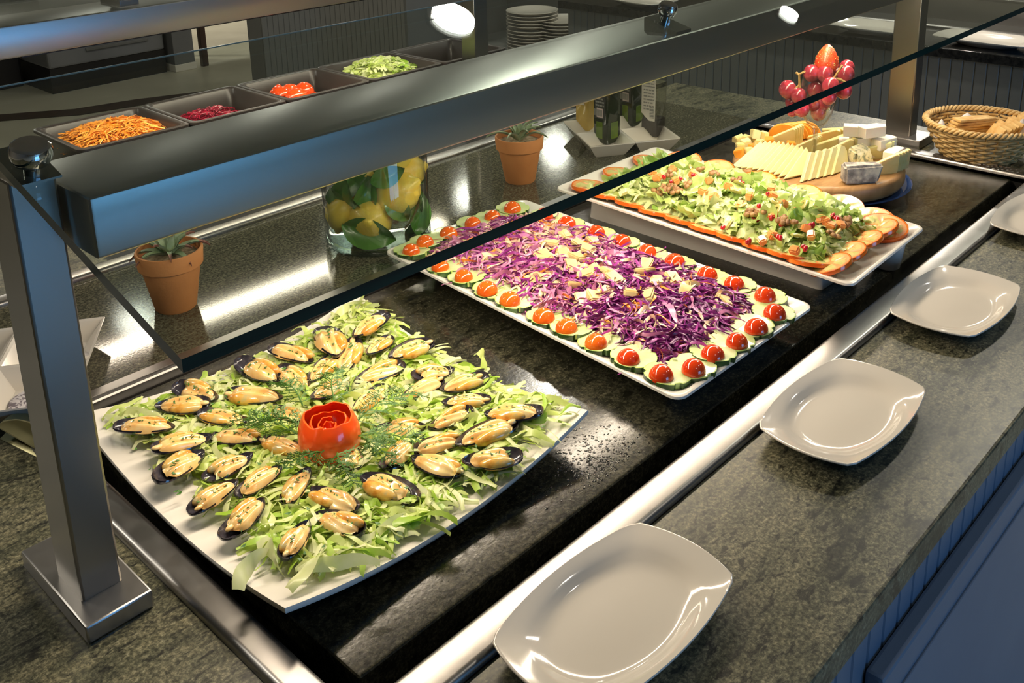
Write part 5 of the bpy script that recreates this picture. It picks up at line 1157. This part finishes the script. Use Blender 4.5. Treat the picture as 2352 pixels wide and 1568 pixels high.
# ------------------------------------------------------------------ succulents in terracotta pots
mat('succulent', (0.34, 0.42, 0.25), 0.45, stops=[(0.35, (0.24, 0.33, 0.16)), (0.65, (0.44, 0.51, 0.34))], scale=30, coat=0.1)
mat('succulent_tip', (0.36, 0.14, 0.11), 0.5, stops=[(0.3, (0.30, 0.14, 0.10)), (0.7, (0.42, 0.18, 0.13))], scale=30)
mat('gravel', (0.28, 0.20, 0.11), 0.9, stops=[(0.35, (0.16, 0.11, 0.06)), (0.65, (0.42, 0.32, 0.2))], scale=160, bump=0.9, bscale=160)
def pot(x, y, lab, seed, tips):
    t = thing('potted_succulent', (x, y, 0), lab, 'plant', 'succulents in terracotta pots'); o = (x, y, 0); r = random.Random(seed)
    MB().lathe([(.0001, 0), (.0275, 0), (.029, .002), (.0405, .064), (.0408, .0655), (.0448, .0665), (.0468, .088), (.0460, .0905), (.0435, .0905), (.0420, .080), (.0001, .079)], o, 48).build('pot', 'terracotta', t, o, smooth=30)
    MB().lathe([(.0415, .0795), (.03, .0815), (.015, .083), (.0001, .0835)], o, 24).build('gravel', 'gravel', t, o)
    for k in range(17):
        a = k * 2.4 + r.uniform(-.2, .2); el = ((.25 if tips else .62) + .06 * k) if k < 14 else 1.25; L = r.uniform(.045, .062) * (1 if k < 10 else .8); w = .0062; P = []
        for i in range(9):
            q = i / 8; e = el - .5 * q * q + .9 * q * (k % 3 == 0) * .3; rr = .004 + L * q * cos(e); z = .083 + L * q * sin(e) * 1.0; ww = w * (1 - q ** 1.6) + .0003
            s = Vector((-sin(a), cos(a), 0)); c = Vector((x + rr * cos(a), y + rr * sin(a), z)); P.append([c - s * ww + Vector((0, 0, .0026 * (1 - q))), c - s * ww * .5 - Vector((0, 0, .0006)), c - Vector((0, 0, .0012)), c + s * ww * .5 - Vector((0, 0, .0006)), c + s * ww + Vector((0, 0, .0026 * (1 - q)))])
        mb = MB(); mb.grid(P, 0); mb.grid([[p - Vector((0, 0, .0016)) for p in row][::-1] for row in P], 0)
        if tips: 
            for fi in range(len(mb.f)):
                if (fi // 4) % 8 >= 6: mb.m[fi] = 1
        mb.build('leaf', ['succulent', 'succulent_tip'], t, o, smooth=80)
p1, p2 = onz(405, 703), onz(1195, 414)
pot(p1.x, p1.y, 'grey-green succulent with reddish tips in a terracotta pot near the left post', 3, True)
pot(p2.x, p2.y, 'pale green succulent in a terracotta pot between the lemon jar and the bottles', 5, False)

# ------------------------------------------------------------------ glass jar of lemons
JX, JY, JR, JH = .945, 1.228, .0875, .235
mat('lemon_skin', (0.95, 0.68, 0.08), 0.35, stops=[(0.3, (0.92, 0.56, 0.05)), (0.55, (0.95, 0.74, 0.11)), (0.75, (0.66, 0.62, 0.09))], scale=11, bump=0.25, bscale=260, coat=0.15)
mat('lemon_leaf', (0.07, 0.22, 0.03), 0.3, stops=[(0.3, (0.04, 0.13, 0.018)), (0.6, (0.10, 0.29, 0.035)), (0.75, (0.20, 0.42, 0.06))], scale=14, coat=0.35)
mat('twig', (0.10, 0.09, 0.03), 0.7)
thin_glass('jar_base_glass', (0.86, 0.94, 0.92), 0.45, f0=0.09)
j = thing('glass_jar', (JX, JY, 0), 'tall clear glass cylinder filled with lemons and leaves behind the slaw', 'jar')
_j = (JX, JY, 0)
MB().lathe([(JR, .012), (JR, JH), (JR - .002, JH + .002), (JR - .004, JH), (JR - .004, .012)], _j, 64).build('wall', 'vessel_glass', j, _j)
MB().lathe([(.0001, 0), (JR - .006, 0), (JR - .001, .003), (JR + .0002, .008), (JR, .012), (JR - .004, .0125), (JR - .012, .009), (.0001, .008)], _j, 64).build('heavy_base', 'jar_base_glass', j, _j)
def in_jar(u, v, dp):
    d = Vector(ray(u, v)); n = Vector((JX, JY, 0)).normalized(); t = (Vector((JX, JY, 0)).dot(n) - dp) / d.dot(n); return Vector(CAM) + d * t
LM_ = mesh_from(MB().lathe([(.0001, -.044), (.004, -.042), (.007, -.037), (.018, -.030), (.028, -.016), (.0315, 0), (.028, .016), (.018, .030), (.008, .036), (.005, .040), (.0001, .042)], (0, 0, 0), 32), 'lemon', 'lemon_skin', smooth=85)
for (u, v, dp, s, rot, lab) in ((788, 484, .010, .95, (.25, .2, .3), 'lemon at the left wall of the jar'), (852, 503, .040, 1.12, (1.3, 0, -.75), 'large lemon at the bottom front of the jar'), (912, 444, .036, 1.12, (.9, .5, .2), 'orange-yellow lemon at the right of the jar'),
                                (922, 398, .0, 1.1, (1.3, 0, .9), 'yellow lemon near the top right of the jar'), (842, 470, -.035, 1.0, (1.2, .3, 0), 'lemon hidden in the middle back of the jar'), (835, 400, -.01, 1.05, (1.0, .3, .4), 'lemon under the beam at the top of the jar'),
                                (905, 350, .01, 1.0, (.4, .8, 1), 'uppermost lemon in the jar, mostly behind the beam')):
    p = in_jar(u, v, dp); p.z = max(p.z, .012 + .034 * s * .95)
    o = tag(link('lemon', LM_, None, tuple(p), rot), lab, 'lemon', 'lemons in the glass jar'); o.scale = (s, s, s)
def jar_leaf(seed):
    r = random.Random(seed); n = 10; P = []; L, Wd = .062, .036
    for i in range(n + 1):
        q = i / n; w = Wd / 2 * (sin(pi * q ** .85) ** .8) + .0004; P.append([((q - .5) * L, t * w, .006 * sin(pi * q) * r.uniform(.8, 1) - .010 * (2 * q - 1) ** 2 * (seed % 2) + .0055 * abs(t) - (.0012 if t == 0 else 0)) for t in (-1, -.6, -.25, 0, .25, .6, 1)])
    m = MB().grid(P, 0); m.grid([[(p[0], p[1], p[2] - .0005) for p in row][::-1] for row in P], 0); return mesh_from(m, 'lemon_leaf', 'lemon_leaf', smooth=80)
JL = [jar_leaf(k) for k in range(4)]
nrm = Vector((JX, JY, -.25)).normalized()
LFW = ['bright one over the upper right lemon', 'dark one below the orange lemon', 'largest one across the bottom lemon', 'upright one above the bottom lemon', 'one beside the upright leaf', 'one at the right wall', 'long one low at the right wall', 'one at the upper left under the beam',
       'one at the upper right wall', 'curled one beside the left lemon', 'pale one against the left wall', 'dark one under the beam', 'one low at the back right', 'one behind the top lemon']
for i, (u, v, dp, ang, s, tx, ty) in enumerate(((890, 403, .055, .35, .95, 0, 0), (919, 479, .062, -1.0, 1.0, 0, .2), (846, 534, .070, -.35, 1.45, .2, 0), (833, 443, .045, .9, .95, .5, .3), (852, 448, .042, 1.4, .9, -.5, 0), (960, 452, .030, -1.2, 1.0, .4, 0), (975, 488, .020, 1.2, 1.25, .6, .4),
                                          (796, 428, .025, .4, .95, .2, 0), (948, 388, .0, -1.0, 1.0, .2, .2), (812, 450, .045, -1.1, 1.0, 1.1, 0), (770, 455, .020, -1.3, .8, .4, .5), (826, 410, .02, .5, 1.0, .3, 0), (958, 520, -.01, .7, 1.0, .6, 0), (866, 405, .01, -.8, 1.0, .3, .4))):
    p = in_jar(u, v, dp); p.z = max(p.z, .016)
    q = Vector((p.x - JX, p.y - JY, 0)); 
    if q.length > JR - .022: q = q.normalized() * (JR - .022); p.x, p.y = JX + q.x, JY + q.y
    # leaf plane turned towards the viewer
    zax = -nrm; xax = Vector((0, 0, 1)).cross(zax).normalized(); yax = zax.cross(xax); Rm = Matrix((xax, yax, zax)).transposed().to_4x4() @ Matrix.Rotation(ang, 4, 'Z') @ Matrix.Rotation(tx, 4, 'X') @ Matrix.Rotation(ty, 4, 'Y')
    o = tag(link('lemon_leaf', JL[i % 4], None, tuple(p), Rm.to_euler()), ORD[i] + ' glossy lemon leaf in the jar, ' + LFW[i], 'leaf', 'lemon leaves in the glass jar'); o.scale = (s, s, s)
tw = MB()
for (a, b, c) in (((858, 400), (860, 420), (870, 432)), ((930, 525), (945, 505), (962, 470)), ((808, 512), (800, 515), (795, 520))): tw.tube([in_jar(u, v, .045) for u, v in (a, b, c)], .0018, 5)
tag(tw.build('lemon_twigs', 'twig', None, _j), 'thin brown twigs between the lemons in the jar', 'twig')

# ------------------------------------------------------------------ black food pans in the rear well
PZ, PX0, PY0, PWD, PDP = .100, .697, 1.787, .2300, .226
def pan_mesh():
    w, d = PWD / 2 - .001, PDP / 2; mb = MB(); rows = []
    for inset, z in ((0, -.006), (0, -.001), (.002, 0), (.010, 0), (.013, -.003), (.019, -.050), (.026, -.094), (.032, -.098), (None, -.098)):
        if inset is None: rows.append([(0, 0, z)] * 28); continue
        o = round_rect(6, .14, .14); rows.append([(p[0] * (w - inset), p[1] * (d - inset), z) for p in o])
    mb.grid(rows, 0, False, True); rows = []
    for inset, z in ((0, -.006), (.011, -.006), (.017, -.050), (.024, -.097), (.030, -.1205), (None, -.1205)):
        if inset is None: rows.append([(0, 0, z)] * 28); continue
        o = round_rect(6, .14, .14); rows.append([(p[0] * (w - inset), p[1] * (d - inset), z) for p in o])
    mb.grid([r[::-1] for r in rows], 0, False, True); return mesh_from(mb, 'food_pan', 'black_plastic', smooth=50)
PM = pan_mesh()
mat('beet', (0.28, 0.004, 0.02), 0.3, stops=[(0.3, (0.20, 0.002, 0.015)), (0.7, (0.38, 0.01, 0.04))], scale=60, coat=0.3)
names = ('grated carrot', 'shredded beetroot', 'tomato pieces', 'shredded lettuce', 'nothing to be seen')
for i in range(5):
    cx, cy = PX0 + PWD * (i + .5), PY0 + PDP / 2
    tag(link('food_pan', PM, None, (cx, cy, PZ)), ('black plastic food pan of %s behind the beam' % names[i]) if i < 4 else 'last black plastic food pan to the right, mostly behind the beam', 'pan', 'black food pans in the rear well')
def pan_c(i): return PX0 + PWD * (i + .5), PY0 + PDP / 2
def shreds(i, n, mats, mi_w, zlo, hgt, L, w, name, lab, cat, seed, ex=.075, ey=.07, off=(0, 0), rnd=False):
    cx, cy = pan_c(i); r = random.Random(seed); mb = MB(); G = 14
    mb.grid([[(cx + off[0] + ex * (-1 + 2 * a / G), cy + off[1] + ey * (-1 + 2 * b / G), PZ + zlo + hgt * .85 * max(0, 1 - abs(-1 + 2 * a / G) ** 3) ** .6 * max(0, 1 - abs(-1 + 2 * b / G) ** 3) ** .6) for b in range(G + 1)] for a in range(G + 1)], 0)
    for _ in range(n):
        a, b = r.uniform(-.98, .98), r.uniform(-.98, .98); h = hgt * max(0, 1 - abs(a) ** 3) ** .6 * max(0, 1 - abs(b) ** 3) ** .6
        c = (cx + off[0] + ex * a, cy + off[1] + ey * b, PZ + zlo + h)
        ribbon(mb, c, r.uniform(*L), w * r.uniform(.7, 1.3), r.gauss(.1, .7) if not rnd else r.uniform(0, 6.28), r, r.choices(range(len(mats)), mi_w)[0], .7 if not rnd else 1.2, .007, 5)
    stuff(tag(mb.build(name, mats, None, (cx, cy, PZ + zlo), smooth=80), lab, cat))
shreds(0, 900, ['carrot', 'cheese_orange'], (.75, .25), -.040, .043, (.03, .06), .0030, 'grated_carrot', 'heap of bright orange grated carrot in the leftmost black pan', 'carrot', 1, .084, .078, (.004, .0))
shreds(1, 260, ['beet'], (1,), -.060, .034, (.025, .05), .003, 'shredded_beetroot', 'small heap of dark red beetroot shreds in the second black pan', 'beetroot', 2, .07, .05, (.0, .03))
shreds(3, 420, ['lettuce_pale', 'lettuce_light', 'lettuce_green'], (.5, .4, .1), -.050, .060, (.02, .045), .009, 'shredded_lettuce', 'heap of pale shredded lettuce in the fourth black pan', 'lettuce', 3, .078, .078, (0, 0), True)
TQ = MB(); TQ.ball((0, 0, 0), .024, 20, 0, 1.25, 1, 1, lo=0.0); TQ = mesh_from(TQ, 'tomato_half', 'tomato_skin', smooth=60)
TQ2 = MB(); TQ2.ball((0, 0, 0), .024, 20, 0, 1.25, .95, .8, lo=0.0); TQ2.f[-1:] = TQ2.f[-1:]; TQ2.m[-1] = 1; TQ2 = mesh_from(TQ2, 'tomato_half', ['tomato_skin', 'slice_flesh'], smooth=60)
for (u, v, me, rot, lab) in ((626, 205, TQ2, (2.0, 0, .5), 'cut tomato half standing with its pale flesh showing in the third pan'), (665, 208, TQ, (0, 0, .3), 'round red tomato half in the middle of the third pan'), (698, 204, TQ, (.3, 0, 1.0), 'orange-red tomato half on the right of the third pan'),
                             (645, 214, TQ, (.2, .2, 2), 'small red tomato half low on the left of the third pan'), (680, 214, TQ2, (.3, 0, 0), 'red tomato half low at the front of the third pan')):
    c = onz(u, v, PZ - .022); c.y = min(c.y, PY0 + PDP - .04)
    tag(link('tomato_half', me, None, (c.x, c.y, PZ - .030), rot), lab, 'tomato', 'tomato halves in the black pan')
cx, cy = pan_c(2)
stuff(tag(MB().grid([[(cx + .07 * (-1 + a / 3), cy + .07 * (-1 + b / 3), PZ - .045 + .012 * sin(a * 2.1) * cos(b * 1.7)) for b in range(7)] for a in range(7)]).build('cut_tomato', 'tomato_skin', None, (cx, cy, PZ - .05), smooth=80), 'layer of cut tomato at the bottom of the third pan', 'tomato'))

# ------------------------------------------------------------------ crockery on the far counter
_o = pillow(.135, .075, .012, .012); _i = ellipse_like(_o, .13, .075)
_mb = rings(MB(), _o, _i, [(0, .008, 1), (.6, .008, 1), (.74, .011, .8), (.85, .018, .4), (.97, .0245, 0), (1, .025, 0), (1, .023, 0), (.85, .015, .4), (.66, .001, 1), (.6, 0, 1), (0, .001, 1)])
OV = mesh_from(_mb, 'white_plate', 'porcelain', smooth=70)
for (u, v, rz, lab) in ((2000, 76, 1.5, 'white oval plate on the far counter left of the steel post'), (2266, 103, 1.5, 'white oval plate on the far counter right of the steel post'), (1462, 12, 1.4, 'white oval plate on the far counter beside the beam knob')):
    c = onz(u, v, .0); tag(link('white_plate', OV, None, (max(c.x, FXP + .08), c.y, -.0015), (0, 0, rz)), lab, 'plate', 'white plates on the far counter')
ST = mesh_from(MB().lathe([(.0001, 0), (.075, 0), (.078, .004), (.118, .017), (.122, .0185), (.122, .021), (.117, .0205), (.078, .0085), (.0001, .0075)], (0, 0, 0), 48), 'dinner_plate', 'porcelain', smooth=60)
s1, s2 = onx(1222, 22, 3.35), onx(1292, 40, 3.42)
SHZ = s1.z - .021 - 11 * .0155 - .006
for (s, n, w) in ((s1, 12, 'larger stack on the left'), (s2, max(4, min(12, 1 + round((s2.z - .021 - SHZ) / .0155))), 'smaller stack on the right')):
    for k in range(n):
        z = SHZ + (n - 1 - k) * .0155 + (.006 if k < 5 else 0) * (s is s1)
        tag(link('dinner_plate', ST, None, (s.x, s.y, z)), ('topmost' if k == 0 else '%s from the top' % (NTH + ['tenth', 'eleventh', 'twelfth'])[k]) + ' white plate of the %s in the niche' % w, 'plate', 'stacked plates in the niche')
MB().box((FXP + .15, YN, SHZ - .022), (FXP + .70, 3.55, SHZ - .0002)).build('niche_shelf', 'far_board', far, _f)

# ------------------------------------------------------------------ water beads on the cold stone beside the mussel platter
rng = random.Random(9); mb = MB()
for _ in range(620):
    u, v = rng.gauss(1370, 62), rng.gauss(1065, 42); c = onz(u, v, -.006)
    if not (SLF + .012 < c.y < SLB - .02) or v < 1010 + (1370 - u) * .1 - 40: continue
    r = rng.uniform(.0006, .0019); mb.ball((c.x, c.y, -.006), r, 6, 0, 1, 1, .55, lo=0.0)
stuff(tag(mb.build('water_droplets', 'water_bead', None, (.83, .66, -.006), smooth=80), 'fine water droplets on the dark stone right of the mussel platter', 'droplets'))
